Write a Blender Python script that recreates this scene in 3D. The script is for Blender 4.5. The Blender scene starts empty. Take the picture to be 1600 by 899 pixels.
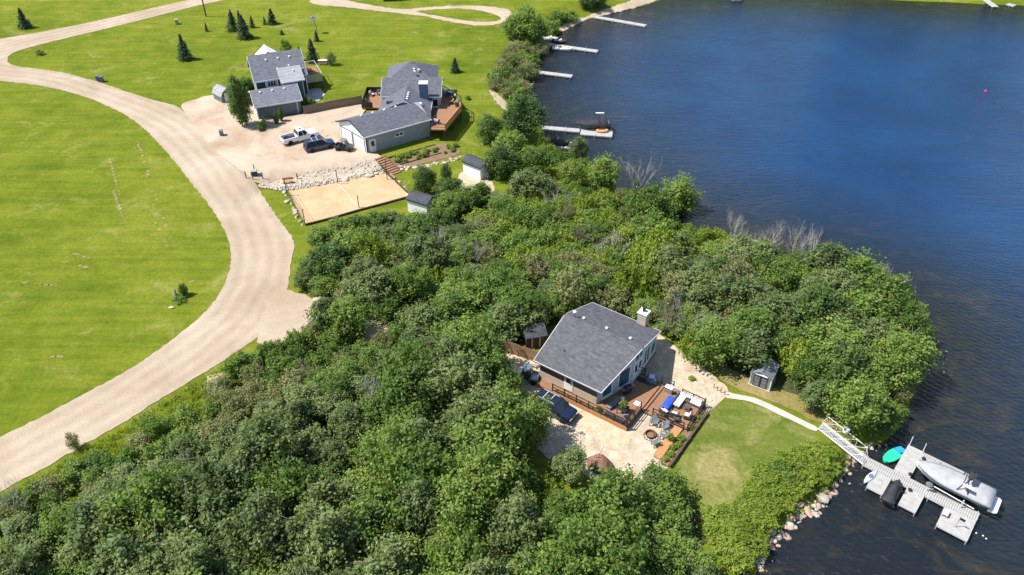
import bpy, bmesh, math, random
import numpy as np
from mathutils import Vector, Matrix
from mathutils.geometry import delaunay_2d_cdt
sc = bpy.context.scene
# ------------------------------------------------------------------ camera, sky, sun, exposure
FPX, DEP, CAMH = 1244.0, math.radians(37.4), 60.0
cam = bpy.data.objects.new('camera', bpy.data.cameras.new('camera'))
sc.collection.objects.link(cam)
cam.location = (0, 0, CAMH)
cam.rotation_euler = (math.pi/2 - DEP, 0, 0)
cam.data.sensor_width = 36.0
cam.data.lens = 36.0*FPX/1600.0
cam.data.clip_start = 1.0
cam.data.clip_end = 20000.0
sc.camera = cam
SUN_EL, SUN_AZ = math.radians(56), math.radians(182)      # direction towards the sun, azimuth measured from +X
sdir = Vector((math.cos(SUN_EL)*math.cos(SUN_AZ), math.cos(SUN_EL)*math.sin(SUN_AZ), math.sin(SUN_EL)))
w = bpy.data.worlds.new('World'); sc.world = w; w.use_nodes = True
nt = w.node_tree
sky = nt.nodes.new('ShaderNodeTexSky'); sky.sky_type = 'NISHITA'; sky.sun_disc = False
sky.sun_elevation = SUN_EL; sky.sun_rotation = math.pi/2 - SUN_AZ
sky.air_density = 1.0; sky.dust_density = 0.6; sky.ozone_density = 1.5
nt.links.new(sky.outputs[0], nt.nodes['Background'].inputs[0])
nt.nodes['Background'].inputs[1].default_value = 0.125
sun = bpy.data.objects.new('sun', bpy.data.lights.new('sun', 'SUN'))
sc.collection.objects.link(sun)
sun.data.energy = 5.0; sun.data.angle = math.radians(0.53); sun.data.color = (1.0, 0.955, 0.88)
sun.rotation_euler = (-sdir).to_track_quat('-Z', 'Y').to_euler()
sc.view_settings.view_transform = 'Standard'; sc.view_settings.look = 'None'
sc.view_settings.exposure = 0.62; sc.view_settings.gamma = 1.0; sc.view_settings.use_curve_mapping = False
# ------------------------------------------------------------------ helpers
random.seed(7); RNG = np.random.default_rng(7)
C = sc.collection
R = math.radians
def ray(px, py, z):
    u = (px-800)/FPX; v = (py-449.5)/FPX
    dy = math.cos(DEP)-v*math.sin(DEP); dz = -math.sin(DEP)-v*math.cos(DEP)
    t = (z-CAMH)/dz
    return u*t, dy*t
def link(o, parent=None):
    C.objects.link(o)
    if parent is not None: o.parent = parent
    return o
def tag(o, label=None, cat=None, group=None, kind=None):
    if label: o['label'] = label
    if cat: o['category'] = cat
    if group: o['group'] = group
    if kind: o['kind'] = kind
    return o
def thing(name, label, cat, loc=(0,0,0), rz=0.0, group=None):
    o = bpy.data.objects.new(name, None); o.empty_display_size = 0.3
    link(o); o.location = loc; o.rotation_euler = (0, 0, rz)
    return tag(o, label, cat, group)
class MB:
    def __init__(s): s.v = []; s.f = []; s.m = []; s.M = Matrix.Identity(4); s.mi = 0
    def at(s, loc=(0,0,0), rz=0, rx=0, ry=0, sc_=(1,1,1)):
        s.M = Matrix.Translation(loc) @ Matrix.Rotation(rz,4,'Z') @ Matrix.Rotation(ry,4,'Y') @ Matrix.Rotation(rx,4,'X') @ Matrix.Diagonal((*sc_,1)); return s
    def add(s, vs, fs):
        b = len(s.v); M = s.M
        s.v += [tuple(M @ Vector(p)) for p in vs]
        s.f += [tuple(b+i for i in f) for f in fs]; s.m += [s.mi]*len(fs); return s
    def box(s, x0, x1, y0, y1, z0, z1, t=0.0, ty=None):
        ty = t if ty is None else ty
        vs = [(x0,y0,z0),(x1,y0,z0),(x1,y1,z0),(x0,y1,z0),(x0+t,y0+ty,z1),(x1-t,y0+ty,z1),(x1-t,y1-ty,z1),(x0+t,y1-ty,z1)]
        return s.add(vs, [(3,2,1,0),(4,5,6,7),(0,1,5,4),(1,2,6,5),(2,3,7,6),(3,0,4,7)])
    def cbox(s, cx, cy, z0, sx, sy, sz, t=0.0): return s.box(cx-sx/2, cx+sx/2, cy-sy/2, cy+sy/2, z0, z0+sz, t)
    def tube(s, pts, r, n=6, cap=True, r1=None):
        pts = [Vector(p) for p in pts]; k = len(pts)
        vs = []; fs = []
        for i, p in enumerate(pts):
            d = (pts[min(i+1,k-1)]-pts[max(i-1,0)]).normalized()
            a = d.orthogonal().normalized(); b = d.cross(a)
            rr = r if r1 is None else r+(r1-r)*i/max(k-1,1)
            vs += [p+a*rr*math.cos(2*math.pi*j/n)+b*rr*math.sin(2*math.pi*j/n) for j in range(n)]
        for i in range(k-1):
            for j in range(n):
                fs.append((i*n+j, i*n+(j+1)%n, (i+1)*n+(j+1)%n, (i+1)*n+j))
        if cap: fs += [tuple(range(n-1,-1,-1)), tuple((k-1)*n+j for j in range(n))]
        return s.add(vs, fs)
    def prism(s, poly, z0, z1):
        n = len(poly)
        vs = [(x,y,z0) for x,y in poly]+[(x,y,z1) for x,y in poly]
        return s.add(vs, [tuple(range(n-1,-1,-1)), tuple(range(n,2*n))]+[(i,(i+1)%n,n+(i+1)%n,n+i) for i in range(n)])
    def slab(s, poly, th):                       # 3-D polygon thickened downwards
        n = len(poly)
        vs = list(poly)+[(x,y,z-th) for x,y,z in poly]
        return s.add(vs, [tuple(range(n)), tuple(range(2*n-1,n-1,-1))]+[((i+1)%n,i,n+i,n+(i+1)%n) for i in range(n)])
    def loft(s, secs, cap=True):
        n = len(secs[0]); k = len(secs); vs = [p for q in secs for p in q]; fs = []
        for i in range(k-1):
            for j in range(n): fs.append((i*n+j, i*n+(j+1)%n, (i+1)*n+(j+1)%n, (i+1)*n+j))
        if cap: fs += [tuple(range(n-1,-1,-1)), tuple((k-1)*n+j for j in range(n))]
        return s.add(vs, fs)
    def lathe(s, prof, n=12):
        secs = [[(r*math.cos(2*math.pi*j/n), r*math.sin(2*math.pi*j/n), z) for j in range(n)] for r, z in prof]
        return s.loft(secs)
    def mesh(s, name, mats, smooth=False):
        me = bpy.data.meshes.new(name); me.from_pydata(s.v, [], s.f)
        for m in (mats if isinstance(mats, (list,tuple)) else [mats]): me.materials.append(m)
        if any(s.m): me.polygons.foreach_set('material_index', s.m)
        bm = bmesh.new(); bm.from_mesh(me); bmesh.ops.recalc_face_normals(bm, faces=bm.faces); bm.to_mesh(me); bm.free()
        if smooth: me.polygons.foreach_set('use_smooth', [True]*len(me.polygons))
        return me
    def build(s, name, mats, parent=None, smooth=False, bevel=0.0, loc=None, rz=None):
        o = bpy.data.objects.new(name, s.mesh(name, mats, smooth)); link(o, parent)
        if loc is not None: o.location = loc
        if rz is not None: o.rotation_euler = (0,0,rz)
        if bevel:
            b = o.modifiers.new('bevel', 'BEVEL'); b.width = bevel; b.segments = 2; b.limit_method = 'ANGLE'
        return o
def B(*a, **k): return MB().box(*a, **k)
def copy_tree(o, parent=None):
    c = o.copy(); C.objects.link(c); c.parent = parent
    for ch in list(o.children): copy_tree(ch, c)
    return c
# ------------------------------------------------------------------ materials
MATS = {}
def mat(name, col, col2=None, scale=3.0, rough=0.8, bump=0.0, bscale=20.0, metal=0.0, spec=0.3, stretch=(1,1,1), coord='Object', detail=4.0):
    m = bpy.data.materials.new(name); m.use_nodes = True; MATS[name] = m
    t = m.node_tree; p = t.nodes['Principled BSDF']; L = t.links.new
    p.inputs['Roughness'].default_value = rough; p.inputs['Metallic'].default_value = metal
    p.inputs['Specular IOR Level'].default_value = spec
    p.inputs['Base Color'].default_value = (*col, 1)
    tc = t.nodes.new('ShaderNodeTexCoord'); mp = t.nodes.new('ShaderNodeMapping'); L(tc.outputs[coord], mp.inputs[0]); mp.inputs['Scale'].default_value = stretch
    if col2 is not None:
        n = t.nodes.new('ShaderNodeTexNoise'); n.inputs['Scale'].default_value = scale; n.inputs['Detail'].default_value = detail; n.inputs['Roughness'].default_value = 0.65
        L(mp.outputs[0], n.inputs[0])
        r = t.nodes.new('ShaderNodeValToRGB'); r.color_ramp.elements[0].position = 0.3; r.color_ramp.elements[1].position = 0.7
        r.color_ramp.elements[0].color = (*col,1); r.color_ramp.elements[1].color = (*col2,1)
        L(n.outputs[0], r.inputs[0]); L(r.outputs[0], p.inputs['Base Color'])
    if bump:
        n2 = t.nodes.new('ShaderNodeTexNoise'); n2.inputs['Scale'].default_value = bscale; n2.inputs['Detail'].default_value = 5
        L(mp.outputs[0], n2.inputs[0]); b = t.nodes.new('ShaderNodeBump'); b.inputs['Strength'].default_value = bump; b.inputs['Distance'].default_value = 0.1
        L(n2.outputs[0], b.inputs['Height']); L(b.outputs[0], p.inputs['Normal'])
    return m
def N(t, typ, **kw):
    n = t.nodes.new(typ)
    for k, v in kw.items():
        if k.startswith('i_'): n.inputs[int(k[2:])].default_value = v
        else: setattr(n, k, v)
    return n
def ramp(t, src, stops):
    r = t.nodes.new('ShaderNodeValToRGB'); e = r.color_ramp.elements
    while len(e) < len(stops): e.new(0.5)
    for i, (p, c) in enumerate(stops): e[i].position = p; e[i].color = (*c,1)
    t.links.new(src, r.inputs[0]); return r.outputs[0]
def noise(t, vec, scale, detail=4, rough=0.6, dist=0.0):
    n = N(t, 'ShaderNodeTexNoise'); n.inputs['Scale'].default_value = scale; n.inputs['Detail'].default_value = detail
    n.inputs['Roughness'].default_value = rough; n.inputs['Distortion'].default_value = dist
    t.links.new(vec, n.inputs[0]); return n.outputs[0]
def mixc(t, f, a, b, blend='MIX'):
    n = N(t, 'ShaderNodeMix', data_type='RGBA', blend_type=blend)
    for k, x in ((0,f),(6,a),(7,b)):
        if hasattr(x, 'is_linked'): t.links.new(x, n.inputs[k])
        else: n.inputs[k].default_value = x if k == 0 else (*x,1)
    return n.outputs[2]
def new_mat(name, rough=0.9, spec=0.2):
    m = bpy.data.materials.new(name); m.use_nodes = True; MATS[name] = m
    t = m.node_tree; p = t.nodes['Principled BSDF']; p.inputs['Roughness'].default_value = rough; p.inputs['Specular IOR Level'].default_value = spec
    tc = t.nodes.new('ShaderNodeTexCoord')
    return m, t, p, tc.outputs['Object']
def mapv(t, vec, scale=(1,1,1), rz=0.0):
    mp = N(t, 'ShaderNodeMapping'); mp.inputs['Scale'].default_value = scale; mp.inputs['Rotation'].default_value = (0,0,rz)
    t.links.new(vec, mp.inputs[0]); return mp.outputs[0]
def bumpn(t, p, h, strength, dist=0.1):
    b = N(t, 'ShaderNodeBump'); b.inputs['Strength'].default_value = strength; b.inputs['Distance'].default_value = dist
    t.links.new(h, b.inputs['Height']); t.links.new(b.outputs[0], p.inputs['Normal'])
def grass_mat(name, lo, mid, hi, dry, dryth, tuft=0.5):
    m, t, p, v = new_mat(name, 1.0, 0.05)
    big = noise(t, v, 0.035, 5, 0.6, 0.4); med = noise(t, v, 0.3, 5, 0.65); fin = noise(t, v, 2.2, 6, 0.75); mow = noise(t, mapv(t, v, (0.06, 0.9, 1), R(24)), 1.0, 4, 0.6)
    c1 = ramp(t, big, [(0.36, lo), (0.5, mid), (0.64, hi)])
    c2 = ramp(t, med, [(0.36, lo), (0.62, hi)])
    c = mixc(t, 0.45, c1, c2)
    c = mixc(t, 0.25, c, ramp(t, mow, [(0.4, lo), (0.6, hi)]))
    f3 = ramp(t, fin, [(0.3, (0.45,0.45,0.4)), (0.7, (1.3,1.25,1.1))])
    c = mixc(t, tuft, c, f3, 'MULTIPLY')
    df = ramp(t, noise(t, v, 0.16, 6, 0.72, 0.6), [(dryth, (0,0,0)), (dryth+0.16, (1,1,1))])
    dm = N(t, 'ShaderNodeMath', operation='MULTIPLY'); t.links.new(df, dm.inputs[0]); t.links.new(ramp(t, fin, [(0.3,(0.2,)*3),(0.65,(0.95,)*3)]), dm.inputs[1])
    c = mixc(t, dm.outputs[0], c, dry)
    t.links.new(c, p.inputs['Base Color']); bumpn(t, p, fin, 0.55, 0.25)
    return m
grass_mat('grass', (0.07,0.115,0.008), (0.13,0.172,0.013), (0.2,0.222,0.026), (0.29,0.26,0.085), 0.55)
grass_mat('yard_grass', (0.075,0.125,0.016), (0.125,0.165,0.028), (0.19,0.195,0.05), (0.33,0.27,0.12), 0.46)
grass_mat('dry_grass', (0.15,0.15,0.04), (0.22,0.19,0.065), (0.27,0.22,0.09), (0.33,0.25,0.13), 0.42)
grass_mat('verge_grass', (0.075,0.15,0.015), (0.11,0.19,0.02), (0.16,0.23,0.03), (0.22,0.2,0.06), 0.6)
def gravel_mat(name, a, b, c3, sc1=0.25, streak=None, speck=14.0):
    m, t, p, v = new_mat(name, 0.95, 0.15)
    c = ramp(t, noise(t, v, sc1, 6, 0.65, 0.5), [(0.3, a), (0.52, b), (0.72, c3)])
    if streak is not None:
        c = mixc(t, 0.45, c, ramp(t, noise(t, mapv(t, v, (0.05, 1.3, 1), streak), 1.0, 5, 0.6, 0.8), [(0.38, a), (0.62, c3)]))
    sp = noise(t, v, speck, 3, 0.8)
    c = mixc(t, 0.6, c, ramp(t, sp, [(0.33, (0.62,0.6,0.58)), (0.55, (1.0,1.0,1.0)), (0.75, (1.18,1.16,1.12))]), 'MULTIPLY')
    t.links.new(c, p.inputs['Base Color']); bumpn(t, p, sp, 0.35, 0.06)
    return m
gravel_mat('road_gravel', (0.345,0.265,0.185), (0.405,0.325,0.24), (0.475,0.395,0.305), 0.12, None, 9)
def add_tracks(m):
    t = m.node_tree; p = t.nodes['Principled BSDF']; l = p.inputs['Base Color'].links[0]; src = l.from_socket
    at = N(t, 'ShaderNodeAttribute', attribute_name='across').outputs['Fac']; tc = t.nodes.new('ShaderNodeTexCoord').outputs['Object']
    wob = N(t, 'ShaderNodeMath', operation='MULTIPLY_ADD'); t.links.new(noise(t, tc, 0.12, 4, 0.6), wob.inputs[0]); wob.inputs[1].default_value = 1.1; t.links.new(at, wob.inputs[2])
    k = N(t, 'ShaderNodeMath', operation='MULTIPLY'); t.links.new(wob.outputs[0], k.inputs[0]); k.inputs[1].default_value = 3.4
    sn = N(t, 'ShaderNodeMath', operation='SINE'); t.links.new(k.outputs[0], sn.inputs[0])
    f = N(t, 'ShaderNodeMath', operation='MULTIPLY_ADD'); t.links.new(sn.outputs[0], f.inputs[0]); f.inputs[1].default_value = 0.5; f.inputs[2].default_value = 0.5
    c = mixc(t, f.outputs[0], (0.84,0.82,0.80), (1.06,1.06,1.06)); fin = noise(t, tc, 0.5, 5, 0.7)
    c = mixc(t, ramp(t, fin, [(0.3,(0.15,)*3),(0.7,(0.85,)*3)]), (1.0,1.0,1.0), c)
    t.links.new(mixc(t, 1.0, src, c, 'MULTIPLY'), p.inputs['Base Color'])
add_tracks(MATS['road_gravel'])
gravel_mat('yard_gravel', (0.36,0.28,0.19), (0.48,0.395,0.29), (0.60,0.52,0.41), 0.9, None, 7)
gravel_mat('parking_gravel', (0.33,0.23,0.155), (0.45,0.355,0.265), (0.52,0.43,0.335), 0.16, None, 9)
gravel_mat('court_sand', (0.43,0.29,0.155), (0.50,0.355,0.205), (0.56,0.42,0.26), 0.3, None, 5)
gravel_mat('path_stone', (0.42,0.38,0.33), (0.5,0.46,0.41), (0.58,0.54,0.48), 1.2, None, 14)
gravel_mat('beach_sand', (0.36,0.29,0.2), (0.46,0.37,0.27), (0.54,0.45,0.34), 0.2, None, 8)
gravel_mat('flagstone', (0.40,0.30,0.18), (0.52,0.42,0.29), (0.58,0.49,0.36), 1.2, None, 6)
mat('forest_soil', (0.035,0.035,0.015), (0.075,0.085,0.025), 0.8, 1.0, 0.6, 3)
mat('bark_soil', (0.16,0.1,0.055), (0.24,0.165,0.1), 2.0, 1.0, 0.4, 9)
mat('rock', (0.24,0.2,0.165), (0.52,0.46,0.40), 2.2, 0.9, 0.5, 6)
mat('rock_pale', (0.34,0.30,0.25), (0.56,0.51,0.45), 2.2, 0.9, 0.5, 6)
mat('rock_pink', (0.34,0.215,0.16), (0.50,0.36,0.28), 2.5, 0.9, 0.5, 6)
mat('white_paint', (0.78,0.78,0.76), (0.68,0.68,0.66), 1.5, 0.5)
mat('front_trim', (0.36,0.40,0.46), (0.44,0.48,0.54), 2.0, 0.55)
mat('white_trim', (0.72,0.73,0.73), (0.62,0.63,0.64), 2.0, 0.55)
mat('glass', (0.02,0.03,0.04), None, rough=0.06, spec=0.8)
mat('teal_glass', (0.03,0.085,0.105), (0.05,0.12,0.14), 0.8, 0.08, spec=0.8)
mat('black_metal', (0.018,0.017,0.016), (0.035,0.033,0.03), 4, 0.45, spec=0.4)
mat('steel', (0.45,0.46,0.47), (0.32,0.33,0.34), 5, 0.35, metal=0.7)
mat('aluminium', (0.62,0.63,0.64), (0.5,0.5,0.51), 4, 0.45, metal=0.25)
mat('concrete', (0.40,0.37,0.33), (0.52,0.49,0.45), 1.2, 0.95, 0.3, 14)
mat('deck_wood', (0.21,0.105,0.055), (0.33,0.18,0.10), 1.5, 0.75, stretch=(9,0.7,4))
mat('skirt_wood', (0.36,0.17,0.065), (0.47,0.25,0.11), 1.4, 0.8, stretch=(7,7,0.8))
mat('fence_wood', (0.25,0.15,0.085), (0.37,0.235,0.14), 2.0, 0.85, stretch=(6,6,0.6))
mat('fence_dark', (0.15,0.105,0.085), (0.24,0.17,0.135), 2.0, 0.85, stretch=(6,6,0.6))
mat('timber_dark', (0.075,0.05,0.036), (0.13,0.09,0.065), 2.0, 0.85, stretch=(6,6,1))
mat('dark_wood', (0.05,0.032,0.022), (0.1,0.06,0.04), 2.0, 0.8, stretch=(6,6,1))
mat('rubber', (0.02,0.02,0.021), None, rough=0.8)
mat('black_plastic', (0.018,0.019,0.021), (0.03,0.031,0.034), 5, 0.5)
mat('grey_plastic', (0.13,0.14,0.155), (0.2,0.21,0.225), 4, 0.6)
mat('wicker', (0.055,0.045,0.04), (0.11,0.09,0.08), 30, 0.8)
mat('cushion', (0.62,0.6,0.57), (0.72,0.7,0.67), 6, 0.9)
mat('blue_cover', (0.015,0.055,0.42), (0.03,0.1,0.6), 3, 0.6, 0.4, 6)
mat('rust', (0.08,0.045,0.03), (0.17,0.085,0.05), 8, 0.8, 0.3, 20)
mat('brown_tarp', (0.16,0.085,0.058), (0.26,0.15,0.105), 1.6, 0.85, 0.5, 4)
mat('orange_cloth', (0.55,0.22,0.06), (0.65,0.35,0.1), 4, 0.8)
mat('red_paint', (0.5,0.03,0.04), (0.6,0.06,0.06), 3, 0.5)
def siding(name, a, b, step=0.2, rough=0.65, depth=0.03):
    m, t, p, v = new_mat(name, rough, 0.3)
    sep = N(t, 'ShaderNodeSeparateXYZ'); t.links.new(v, sep.inputs[0])
    mu = N(t, 'ShaderNodeMath', operation='MULTIPLY'); t.links.new(sep.outputs[2], mu.inputs[0]); mu.inputs[1].default_value = 1/step
    fr = N(t, 'ShaderNodeMath', operation='FRACT'); t.links.new(mu.outputs[0], fr.inputs[0])
    c = ramp(t, noise(t, v, 1.3, 5, 0.6), [(0.3, a), (0.7, b)]); t.links.new(c, p.inputs['Base Color'])
    bumpn(t, p, fr.outputs[0], 0.3, depth*.5); return m
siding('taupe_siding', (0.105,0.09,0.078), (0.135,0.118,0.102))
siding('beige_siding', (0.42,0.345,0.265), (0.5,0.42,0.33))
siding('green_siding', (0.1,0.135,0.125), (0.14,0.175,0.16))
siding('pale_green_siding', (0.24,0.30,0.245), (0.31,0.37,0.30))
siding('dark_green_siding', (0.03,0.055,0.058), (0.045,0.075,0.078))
siding('grey_siding', (0.25,0.255,0.27), (0.315,0.32,0.335))
siding('blue_grey_siding', (0.085,0.125,0.185), (0.12,0.165,0.235))
siding('white_siding', (0.76,0.76,0.75), (0.84,0.84,0.83))
def shingles(name, a, b, c3):
    m, t, p, v = new_mat(name, 0.9, 0.25)
    c = ramp(t, noise(t, v, 2.0, 6, 0.75), [(0.3, a), (0.5, b), (0.7, c3)])
    br = N(t, 'ShaderNodeTexBrick'); t.links.new(mapv(t, v, (1,1,1)), br.inputs['Vector'])
    br.inputs['Scale'].default_value = 1.0; br.inputs['Brick Width'].default_value = 0.45; br.inputs['Row Height'].default_value = 0.2; br.inputs['Mortar Size'].default_value = 0.018
    br.inputs['Color1'].default_value = (1.12,1.12,1.12,1); br.inputs['Color2'].default_value = (0.78,0.78,0.8,1); br.inputs['Mortar'].default_value = (0.5,0.5,0.5,1)
    c = mixc(t, 0.45, c, br.outputs[0], 'MULTIPLY')
    st = noise(t, mapv(t, v, (0.8, 2.6, 2.6)), 1.3, 5, 0.75); c = mixc(t, 0.75, c, ramp(t, st, [(0.38,(0.72,)*3),(0.62,(1.22,)*3)]), 'MULTIPLY')
    t.links.new(c, p.inputs['Base Color']); bumpn(t, p, br.outputs[0], 0.5, 0.02); return m
shingles('shingle_grey', (0.078,0.077,0.087), (0.106,0.105,0.117), (0.142,0.14,0.154))
shingles('shingle_light', (0.27,0.275,0.29), (0.33,0.335,0.35), (0.38,0.385,0.4))
shingles('shingle_soft', (0.13,0.135,0.16), (0.17,0.175,0.205), (0.21,0.216,0.25))
shingles('shingle_mid', (0.09,0.095,0.115), (0.12,0.125,0.15), (0.155,0.16,0.188))
shingles('shingle_black', (0.05,0.052,0.06), (0.068,0.07,0.082), (0.085,0.088,0.1))
def paint(name, col, rough=0.25):
    m = mat(name, col, None, rough=rough, spec=0.5); m.node_tree.nodes['Principled BSDF'].inputs['Coat Weight'].default_value = 0.6; return m
paint('car_blue', (0.008,0.014,0.034)); paint('car_white', (0.74,0.74,0.74)); paint('car_navy', (0.008,0.02,0.062)); paint('car_dark', (0.03,0.03,0.032))
mat('tail_red', (0.5,0.02,0.02), None, rough=0.2); mat('lamp_clear', (0.7,0.72,0.75), None, rough=0.15)
def leaf_mat(name, dark, mid, light, trans=0.3):
    m = bpy.data.materials.new(name); m.use_nodes = True; MATS[name] = m
    t = m.node_tree; p = t.nodes['Principled BSDF']; p.inputs['Roughness'].default_value = 0.55; p.inputs['Specular IOR Level'].default_value = 0.3
    at = N(t, 'ShaderNodeAttribute', attribute_name='lv'); oi = N(t, 'ShaderNodeObjectInfo')
    a1 = N(t, 'ShaderNodeMath', operation='MULTIPLY_ADD'); t.links.new(oi.outputs['Random'], a1.inputs[0]); a1.inputs[1].default_value = 0.6; a1.inputs[2].default_value = -0.3
    a2 = N(t, 'ShaderNodeMath', operation='ADD'); t.links.new(a1.outputs[0], a2.inputs[0]); t.links.new(at.outputs['Fac'], a2.inputs[1])
    c = ramp(t, a2.outputs[0], [(0.1, dark), (0.5, mid), (0.95, light)])
    t.links.new(c, p.inputs['Base Color'])
    tr = N(t, 'ShaderNodeBsdfTranslucent'); t.links.new(mixc(t, 1.0, c, (1.3,1.35,0.6), 'MULTIPLY'), tr.inputs[0])
    mx = N(t, 'ShaderNodeMixShader', i_0=trans); t.links.new(p.outputs[0], mx.inputs[1]); t.links.new(tr.outputs[0], mx.inputs[2])
    t.links.new(mx.outputs[0], t.nodes['Material Output'].inputs[0]); return m
leaf_mat('leaf_aspen', (0.085,0.13,0.042), (0.165,0.225,0.075), (0.26,0.32,0.12), 0.42)
leaf_mat('leaf_green', (0.078,0.14,0.025), (0.16,0.245,0.046), (0.25,0.335,0.075), 0.42)
leaf_mat('leaf_lime', (0.155,0.23,0.025), (0.23,0.31,0.038), (0.31,0.37,0.06), 0.44)
leaf_mat('leaf_dark', (0.052,0.1,0.025), (0.1,0.17,0.04), (0.17,0.245,0.062), 0.38)
leaf_mat('leaf_olive', (0.13,0.15,0.05), (0.21,0.23,0.085), (0.3,0.3,0.13), 0.4)
leaf_mat('needle', (0.025,0.055,0.028), (0.05,0.095,0.046), (0.09,0.14,0.07), 0.15)
leaf_mat('blade', (0.15,0.21,0.03), (0.22,0.28,0.045), (0.3,0.34,0.09), 0.55)
mat('bark', (0.16,0.13,0.1), (0.26,0.23,0.19), 6, 0.95, 0.5, 12, stretch=(1,1,0.3))
mat('dead_wood', (0.30,0.27,0.24), (0.46,0.42,0.38), 5, 0.95)
mat('dead_brown', (0.2,0.15,0.115), (0.3,0.235,0.18), 5, 0.95)
# ------------------------------------------------------------------ terrain
WATER_Z = -1.0
SHORE_PX = [(1036,-1),(1015,7),(967,19),(919,29),(892,43),(881,48),(868,56),(853,77),(841,93),(831,115),(824,139),(829,158),(843,182),(850,205),(862,232),(885,255),(930,272),(962,300),(1010,345),(1060,358),(1100,372),(1160,392),(1230,408),(1300,425),(1380,458),(1430,488),(1455,520),(1448,560),(1432,615),(1415,655),(1388,690),(1352,706),(1335,722),(1318,742),(1300,776),(1262,800),(1228,826),(1207,852),(1186,892),(1168,930),(1120,1010)]
LK = [ray(px, py, WATER_Z) for px, py in SHORE_PX] + [(18,20),(22,-80),(600,-80),(600,300)] + [ray(px, py, WATER_Z) for px, py in [(1700,16),(1600,9),(1540,7),(1480,4),(1420,2),(1340,-2),(1240,-5),(1130,-5)]]
LKA = np.array(LK)
def lake_sd(x, y):
    """distance to the waterline, positive on land"""
    x = np.asarray(x, float); y = np.asarray(y, float)
    d = np.full(x.shape, 1e9); ins = np.zeros(x.shape, bool)
    n = len(LKA)
    for i in range(n):
        ax, ay = LKA[i]; bx, by = LKA[(i+1) % n]; ex, ey = bx-ax, by-ay
        t = np.clip(((x-ax)*ex+(y-ay)*ey)/(ex*ex+ey*ey+1e-9), 0, 1)
        d = np.minimum(d, np.hypot(x-ax-t*ex, y-ay-t*ey))
        if ay != by:
            c = ((ay > y) != (by > y)) & (x < (bx-ax)*(y-ay)/(by-ay)+ax); ins ^= c
    return np.where(ins, -d, d)
HX = [-90,-60,-40,-36,-28,-20,-16,-10,0,20]
HY0 = [70,85,95,103.6,105.3,107.3,107.5,105,104,104]
HY1 = [120,115,108,106.6,108.3,111,114,116,118,120]
def height(x, y):
    x = np.asarray(x, float); y = np.asarray(y, float)
    a = np.interp(x, HX, HY0); b = np.interp(x, HX, HY1)
    t = np.clip((y-a)/(b-a), 0, 1); h = t*t*(3-2*t)
    sd = lake_sd(x, y)
    ramp_ = np.where(sd > 0, WATER_Z-0.05+0.3*sd, WATER_Z-0.05+np.maximum(0.25*sd, -2.5))
    return np.minimum(h, ramp_)
def hz(x, y): return float(height(np.array([x]), np.array([y]))[0])
def G(px, py, dz=0.0):
    """pixel of the photograph -> point standing dz above the terrain"""
    z = 0.0
    for _ in range(6):
        x, y = ray(px, py, z+dz); z = hz(x, y)
    return x, y, z
def struct(o): o['kind'] = 'structure'; return o
def axis(lo, hi, step, far, k=1.35):
    a = list(np.arange(lo, hi+1e-6, step)); s = step
    while a[-1] < far: s *= k; a.append(a[-1]+s)
    s = step
    while a[0] > -far: s *= k; a.insert(0, a[0]-s)
    return np.array(a)
def grid_mesh(name, xs, ys, zf, m):
    X, Y = np.meshgrid(xs, ys); Z = zf(X.ravel(), Y.ravel())
    co = np.stack([X.ravel(), Y.ravel(), Z], 1); nx, ny = len(xs), len(ys)
    i = np.arange(nx*ny).reshape(ny, nx)
    q = np.stack([i[:-1,:-1], i[:-1,1:], i[1:,1:], i[1:,:-1]], -1).reshape(-1, 4)
    me = np_mesh(name, co, q); me.materials.append(m)
    o = bpy.data.objects.new(name, me); link(o); return o
def np_mesh(name, co, q):
    me = bpy.data.meshes.new(name)
    me.vertices.add(len(co)); me.vertices.foreach_set('co', np.asarray(co, np.float32).ravel())
    k = q.shape[1]; n = len(q)
    me.loops.add(n*k); me.loops.foreach_set('vertex_index', np.asarray(q, np.int32).ravel())
    me.polygons.add(n); me.polygons.foreach_set('loop_start', np.arange(0, n*k, k, dtype=np.int32))
    me.update(calc_edges=True); return me
xs = axis(-110, 110, 1.0, 5000); ys = axis(28, 215, 1.0, 5000)
struct(grid_mesh('ground', xs, ys, height, MATS['grass']))
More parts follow.
